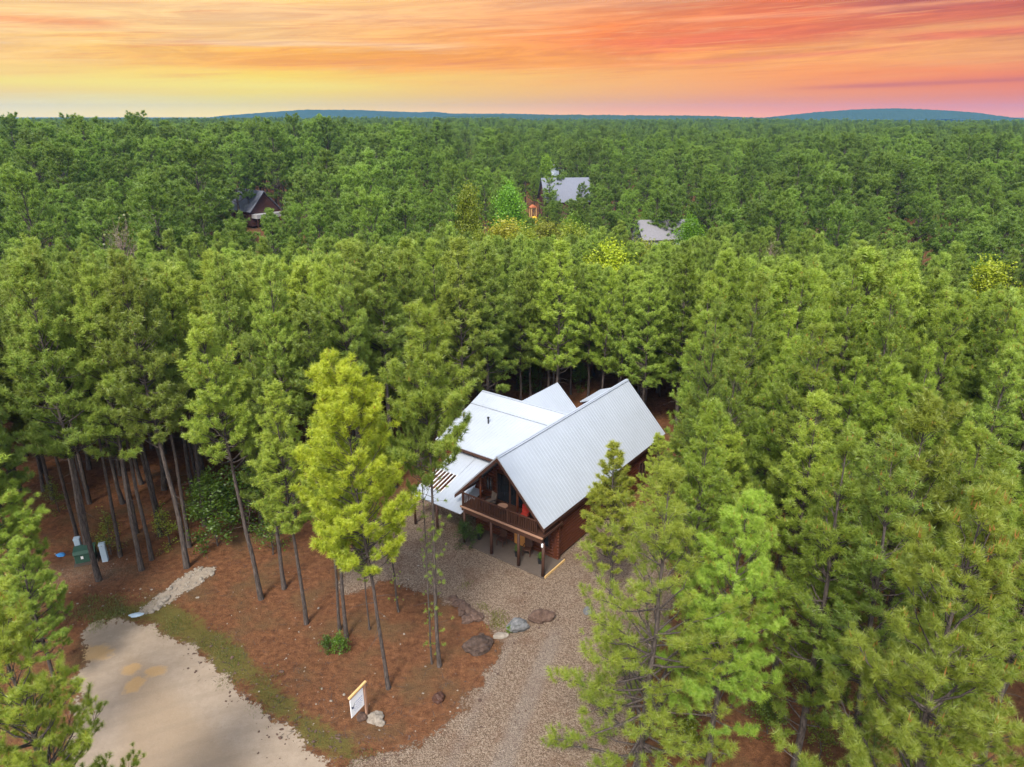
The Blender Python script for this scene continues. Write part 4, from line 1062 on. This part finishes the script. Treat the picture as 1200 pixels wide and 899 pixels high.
for i, (px, py, s) in enumerate([(531, 703, .30), (537, 708, .36), (544, 713, .42), (551, 718, .34), (556, 724, .46), (548, 727, .38), (541, 720, .24)]):
    o = boulder(px, py, s * 1.1, s * .8, s * .55, M['rock_red'], 'tan-brown rock in the low row edging the mossy patch', 10 + i, i * .7, 'rock'); o['group'] = 'rocks edging the mossy patch'
for i, (px, py, s) in enumerate([(440, 843, .36), (424, 842, .26), (446, 848, .22)]):
    boulder(px, py, s, s * .9, s * .75, M['rock_pale'] if i != 1 else M['rock_red'], ('pale tan rock right of the sign post foot', 'reddish rock left of the sign post foot', 'smallest pale rock by the sign post')[i], 20 + i, i, 'rock')
for i, (px, py, s) in enumerate([(188, 708, .22), (192, 704, .30), (197, 700, .2), (184, 713, .24), (178, 717, .18)]):
    o = boulder(px, py, s, s * .8, s * .5, M['rock_pale'], 'loose pale stone at the lower end of the rock strip', 30 + i, i, 'rock'); o['group'] = 'stones at the lower end of the strip'
boulder(514, 820, .30, .28, .30, M['darkwood'], 'dark charred looking stump on red needles near the gravel', 41, 0, 'stump')['category'] = 'stump'
boulder(160, 721, .42, .20, .07, M['grey_box'], 'flat pale blue slab at the road end of the rock strip', 42, R(10), 'slab')['category'] = 'slab'
boulder(71, 651, .28, .20, .12, M['blue'], 'crumpled blue plastic scrap left of the utility boxes', 43, 0, 'plastic_scrap')['category'] = 'litter'
# loose stones and bits: nobody could count them
def scatter_stones(name, n, sample, size, mat):
    bm = bmesh.new(); bmesh.ops.create_icosphere(bm, subdivisions=1, radius=1); bv = np.array([v.co[:] for v in bm.verts]); bf = np.array([[v.index for v in f.verts] for f in bm.faces]); bm.free()
    V, Fc = [], []; k = 0
    for _ in range(n):
        x, y = sample(); s = size * rng.lognormal(0, .45); a = rng.random() * 6.28; c, d = math.cos(a), math.sin(a)
        q = bv * rng.uniform(.7, 1.2, bv.shape) * np.array([s * rng.uniform(.8, 1.7), s, s * .55]); q = np.column_stack([q[:, 0] * c - q[:, 1] * d, q[:, 0] * d + q[:, 1] * c, q[:, 2]])
        V.append(q + np.array([x, y, s * .2 + .01])); Fc.append(bf + k * len(bv)); k += 1
    o = link(name, np_mesh(name, np.concatenate(V), np.concatenate(Fc), 3, None, [mat])); return tag(o, kind='stuff')
def in_px(boxes):
    def f():
        x0, y0, x1, y1 = boxes[rng.integers(len(boxes))]; p = at(rng.uniform(x0, x1), rng.uniform(y0, y1)); return p[0], p[1]
    return f
scatter_stones('gravel', 210, in_px([(20, 640, 160, 715), (60, 690, 210, 735), (230, 690, 380, 800), (280, 660, 560, 850), (330, 800, 560, 880)]), .032, M['rock_pale'])
scatter_stones('rubble', 420, in_px([(262, 770, 330, 830), (300, 820, 400, 895), (385, 860, 480, 895), (530, 740, 620, 860), (215, 735, 280, 790), (600, 690, 660, 760)]), .038, M['rock_red'])
def twigs(n):
    V = []
    for _ in range(n):
        x, y = in_px([(20, 630, 300, 700), (230, 690, 400, 800), (300, 660, 560, 850), (330, 800, 540, 870), (0, 560, 330, 660)])()
        if float(sdist(DRIVE, np.array([x]), np.array([y]))[0]) > 0: continue
        a = rng.random() * 6.28; L = rng.uniform(.1, .55); d = np.array([math.cos(a), math.sin(a), rng.uniform(-.05, .08)]); sd_ = np.array([-d[1], d[0], 0]) * rng.uniform(.008, .02); o_ = np.array([x, y, .03])
        V += [o_ - sd_, o_ + sd_, o_ + d * L + [0, 0, .02]]
    V = np.array(V); return tag(link('litter', np_mesh('litter', V, np.arange(len(V)), 3, None, [M['bark']])), kind='stuff')
twigs(520)
_sl = STRIP.min(0); _sh = STRIP.max(0)
def on_strip():
    while True:
        x, y = rng.uniform(_sl[0], _sh[0]), rng.uniform(_sl[1], _sh[1])
        if float(sdist(STRIP, np.array([x]), np.array([y]))[0]) > -.12: return x, y
scatter_stones('rubble', 110, on_strip, .06, M['rock_pale'])
# grass along the verge
def grass(name, P, n, h, wd=.012):
    lo = P.min(0) - .8; hi = P.max(0) + .8; x = rng.uniform(lo[0], hi[0], n * 4); y = rng.uniform(lo[1], hi[1], n * 4)
    s = sdist(P, x, y); dn = np.array([mnoise.noise(Vector((a * .7, b * .7, 1.))) for a, b in zip(x, y)])
    k = (s + dn * 1.6 + rng.normal(0, .3, len(s)) > .55); x, y = x[k][:n], y[k][:n]; m = len(x)
    az = rng.random(m) * 6.28; hh = h * rng.uniform(.5, 1.4, m); ln = rng.uniform(.1, .8, m) * hh
    sd = np.column_stack([np.cos(az), np.sin(az), 0 * az]) * wd; b = np.column_stack([x, y, np.zeros(m)])
    t = b + np.column_stack([-np.sin(az) * ln, np.cos(az) * ln, hh])
    V = np.stack([b - sd, b + sd, t], 1).reshape(-1, 3); tn = np.repeat(rng.random(m), 3)
    o = link(name, np_mesh(name, V, np.arange(m * 3), 3, dict(tint=tn, young=tn * .6, bud=np.zeros(m * 3)), [M['grass']])); return tag(o, kind='stuff')
grass('grass', GRASS1, 16000, .10); grass('weeds', MOSS, 4500, .10).color = (1.5, 1.3, .6, 1)
grass('grass', smooth_poly(plan([(60, 730), (100, 700), (180, 700), (150, 728), (110, 735)])), 3000, .10)

# ------------------------------------------------------------------ air, sky, sun, camera
HAZE = 0.00013
hb = MB().box((0, 4050, 32), (12800, 8500, 116)).build('haze', None) if False else None
bm = bmesh.new(); bmesh.ops.create_cube(bm, size=1, matrix=Matrix.Translation((0, 2200, 33)) @ Matrix.Diagonal((13200, 5000, 112, 1)))
me = bpy.data.meshes.new('haze'); bm.to_mesh(me); bm.free()
hm = bpy.data.materials.new('haze'); hm.use_nodes = True; hm.node_tree.nodes.clear()
pv = hm.node_tree.nodes.new('ShaderNodeVolumePrincipled'); pv.inputs['Color'].default_value = (.11, .32, .66, 1); pv.inputs['Density'].default_value = HAZE; pv.inputs['Anisotropy'].default_value = .1
ho = hm.node_tree.nodes.new('ShaderNodeOutputMaterial'); hm.node_tree.links.new(pv.outputs[0], ho.inputs['Volume']); me.materials.append(hm)
tag(link('haze', me), kind='stuff')

SUN_EL, SUN_AZ = R(50), R(196)       # azimuth clockwise from +Y: behind the camera, to its left
w = bpy.data.worlds.new('World'); scn.world = w; w.use_nodes = True
t = NT(w.node_tree); bg = t.n['Background']
sky = t.new('ShaderNodeTexSky', sky_type='NISHITA'); sky.sun_disc = False; sky.sun_elevation = SUN_EL; sky.sun_rotation = SUN_AZ; sky.air_density = 1.0; sky.dust_density = 3.0; sky.ozone_density = 1.0
g = t.new('ShaderNodeTexCoord').outputs['Generated']
sp = t.new('ShaderNodeSeparateXYZ'); t.l.new(g, sp.inputs[0]); X, Y, Z = sp.outputs
hor = t.m('SQRT', t.m('ADD', t.m('MULTIPLY', X, X), t.m('MULTIPLY', Y, Y)))
az = t.m('ADD', t.m('MULTIPLY', t.m('ARCTAN2', X, Y), .795), .5)      # 0..1 across the photograph's width
el = t.m('DIVIDE', t.m('DIVIDE', Z, t.m('MAXIMUM', hor, .02)), .136)     # 0 at the horizon, 1 at the top of the photograph
def lin(c): return tuple(((v / 255) / 12.92 if v / 255 <= .04045 else ((v / 255 + .055) / 1.055) ** 2.4) for v in c)
cv = t.new('ShaderNodeCombineXYZ'); t.put(cv.inputs[0], t.m('MULTIPLY', az, 3.2)); t.put(cv.inputs[1], t.m('ADD', t.m('MULTIPLY', el, 3.6), t.m('MULTIPLY', az, -1.1)))
n1 = t.noise(cv.outputs[0], 1.0, 5, .6, .5); 
cv2 = t.new('ShaderNodeCombineXYZ'); t.put(cv2.inputs[0], t.m('MULTIPLY', az, 5.0)); t.put(cv2.inputs[1], t.m('ADD', t.m('MULTIPLY', el, 15), t.m('MULTIPLY', az, -3.5)))
n2 = t.noise(cv2.outputs[0], 1.0, 7, .66, .6)
e2 = t.m('ADD', el, t.m('ADD', t.m('MULTIPLY', t.m('SUBTRACT', n1, .5), .30), t.m('MULTIPLY', t.m('SUBTRACT', n2, .5), .30)))
rows = [(0.02, [(0, (255, 238, 180)), (.22, (255, 232, 125)), (.45, (255, 205, 118)), (.6, (255, 176, 100)), (.8, (252, 146, 84)), (1, (246, 142, 104))]),
        (.26, [(0, (255, 216, 130)), (.25, (255, 226, 90)), (.45, (255, 202, 98)), (.65, (255, 178, 92)), (.8, (255, 154, 72)), (1, (244, 128, 78))]),
        (.50, [(0, (255, 208, 138)), (.12, (255, 200, 110)), (.28, (255, 186, 72)), (.45, (255, 170, 68)), (.62, (255, 160, 76)), (.78, (255, 174, 92)), (1, (240, 162, 104))]),
        (.68, [(0, (255, 212, 155)), (.25, (255, 206, 145)), (.42, (255, 180, 104)), (.6, (255, 142, 72)), (.75, (248, 144, 80)), (.88, (232, 160, 112)), (1, (222, 150, 108))]),
        (.84, [(0, (255, 212, 150)), (.25, (255, 208, 158)), (.45, (255, 186, 130)), (.6, (248, 154, 98)), (.78, (232, 114, 78)), (1, (205, 130, 102))]),
        (1.0, [(0, (246, 212, 178)), (.25, (255, 212, 142)), (.45, (255, 190, 136)), (.6, (242, 166, 126)), (.8, (212, 120, 94)), (1, (180, 112, 108))])]
col = None; prev = None
for ev, st in rows:
    c = t.ramp(az, [(p_, lin(c_)) for p_, c_ in st])
    if col is None: col = c
    else: col = t.mix(t.step(e2, prev + .02, ev - .0), col, c)
    prev = ev
def band(e0, slope, wd, a0, a1, soft, colr, amt, wob=.06):
    """a thin streak of cloud along el = e0 + slope * az"""
    global col
    d = t.m('SUBTRACT', t.m('ADD', el, t.m('MULTIPLY', t.m('SUBTRACT', n2, .5), wob)), t.m('ADD', e0, t.m('MULTIPLY', az, slope)))
    d = t.m('DIVIDE', d, wd); gs = t.m('EXPONENT', t.m('MULTIPLY', t.m('MULTIPLY', d, d), -1.0))
    mk = t.m('MULTIPLY', t.step(az, a0, a0 + soft), t.m('SUBTRACT', 1.0, t.step(az, a1 - soft, a1)))
    col = t.mix(t.m('MULTIPLY', t.m('MULTIPLY', gs, mk), amt, clamp=True), col, lin(colr))
band(.26, .02, .045, -.3, .42, .15, (255, 232, 120), .8)
band(.43, .10, .07, .10, .62, .2, (255, 165, 72), .7)
band(.71, .03, .035, -.3, .16, .06, (250, 165, 112), .8)
band(.30, .52, .085, .55, 1.3, .12, (236, 112, 80), .75, .3)
band(.86, .02, .10, .78, 1.4, .1, (176, 92, 98), .9, .3)
band(.06, .22, .022, .74, 1.3, .12, (214, 112, 96), .85, .05)
band(.42, .22, .03, .82, 1.3, .08, (234, 118, 92), .8, .08)
band(.22, .36, .022, .62, .92, .1, (242, 135, 100), .7, .06)
band(.66, .22, .02, .6, 1.1, .12, (252, 170, 130), .6, .08)
band(.60, .02, .03, .1, .5, .12, (253, 215, 185), .6, .1)
cv3 = t.new('ShaderNodeCombineXYZ'); t.put(cv3.inputs[0], t.m('MULTIPLY', az, 9.0)); t.put(cv3.inputs[1], t.m('ADD', t.m('MULTIPLY', el, 30), t.m('MULTIPLY', az, -13)))
n3 = t.noise(cv3.outputs[0], 1.0, 6, .68, .8)
col = t.mix(t.m('MULTIPLY', t.step(n3, .5, .75), t.m('MULTIPLY', t.step(el, .2, .6), .55)), col, t.mix(az, lin((255, 226, 190)), lin((255, 176, 120))))
col = t.mix(t.m('MULTIPLY', t.m('SUBTRACT', 1.0, t.step(n3, .28, .5)), t.m('MULTIPLY', t.step(el, .15, .5), .45)), col, t.mix(az, lin((246, 160, 110)), lin((196, 92, 86))))
hz_ = t.m('SUBTRACT', 1.0, t.step(el, 0.0, .06)); col = t.mix(t.m('MULTIPLY', hz_, .12), col, lin((255, 226, 170)))
cv4 = t.new('ShaderNodeCombineXYZ'); t.put(cv4.inputs[0], t.m('MULTIPLY', az, 7.0)); t.put(cv4.inputs[1], t.m('ADD', t.m('MULTIPLY', el, 11), t.m('MULTIPLY', az, -5)))
n4 = t.noise(cv4.outputs[0], 1.0, 9, .72, 1.2)
col = t.mix(1.0, col, t.mix(t.m('MULTIPLY', t.step(el, .25, .6), .9), (1, 1, 1), t.mix(t.step(n4, .36, .66), (.84, .80, .84), (1.10, 1.12, 1.08))), 'MULTIPLY')
col = t.mix(t.m('SUBTRACT', 1.0, t.step(el, 0.0, .16)), col, t.mix(1.0, col, (1.45, 1.3, .92), 'MULTIPLY'))
SG = t.m('MULTIPLY', 1.0, 1.0 / 2 ** EXPO)
sunset = t.mix(1.0, col, (1.10 / 2 ** EXPO, 1.10 / 2 ** EXPO, .92 / 2 ** EXPO), 'MULTIPLY')
sk = t.mix(1.0, sky.outputs[0], (.15, .15, .15), 'MULTIPLY')
cl_n = t.noise(g, 2.2, 5, .6)
sk = t.mix(t.m('MULTIPLY', t.step(cl_n, .35, .65), .5), sk, (1.05, 1.07, 1.10))
mask = t.m('MULTIPLY', t.m('SUBTRACT', 1.0, t.step(el, 1.35, 3.2)), t.step(t.m('DIVIDE', Y, t.m('MAXIMUM', hor, .02)), -.1, .45))
fin = t.mix(mask, sk, sunset)
t.put(bg.inputs['Color'], fin); bg.inputs['Strength'].default_value = 1.0

sl = bpy.data.lights.new('sun', 'SUN'); sl.energy = 2.0; sl.angle = R(12); sl.color = (1, .95, .86)
so = bpy.data.objects.new('sun', sl); COL.objects.link(so)
sd = Vector((math.sin(SUN_AZ) * math.cos(SUN_EL), math.cos(SUN_AZ) * math.cos(SUN_EL), math.sin(SUN_EL)))
so.rotation_euler = (-sd).to_track_quat('-Z', 'Y').to_euler(); so.location = (-20, -20, 60)

cam = bpy.data.cameras.new('camera'); co = bpy.data.objects.new('camera', cam); COL.objects.link(co)
cam.sensor_width = 36; cam.lens = FPX / 1200 * 36; cam.clip_start = .5; cam.clip_end = 20000
co.location = (0, 0, CAM_H); co.rotation_euler = (R(90) - PITCH, 0, 0); scn.camera = co

scn.view_settings.view_transform = 'Standard'; scn.view_settings.look = 'None'; scn.view_settings.exposure = EXPO; scn.view_settings.gamma = 1; scn.view_settings.use_curve_mapping = False
cy = scn.cycles; cy.max_bounces = 5; cy.diffuse_bounces = 3; cy.glossy_bounces = 2; cy.transmission_bounces = 4; cy.transparent_max_bounces = 8; cy.volume_bounces = 0
cy.use_denoising = True; cy.denoiser = 'OPENIMAGEDENOISE'; cy.use_adaptive_sampling = True; cy.adaptive_threshold = .015; cy.sample_clamp_indirect = 4
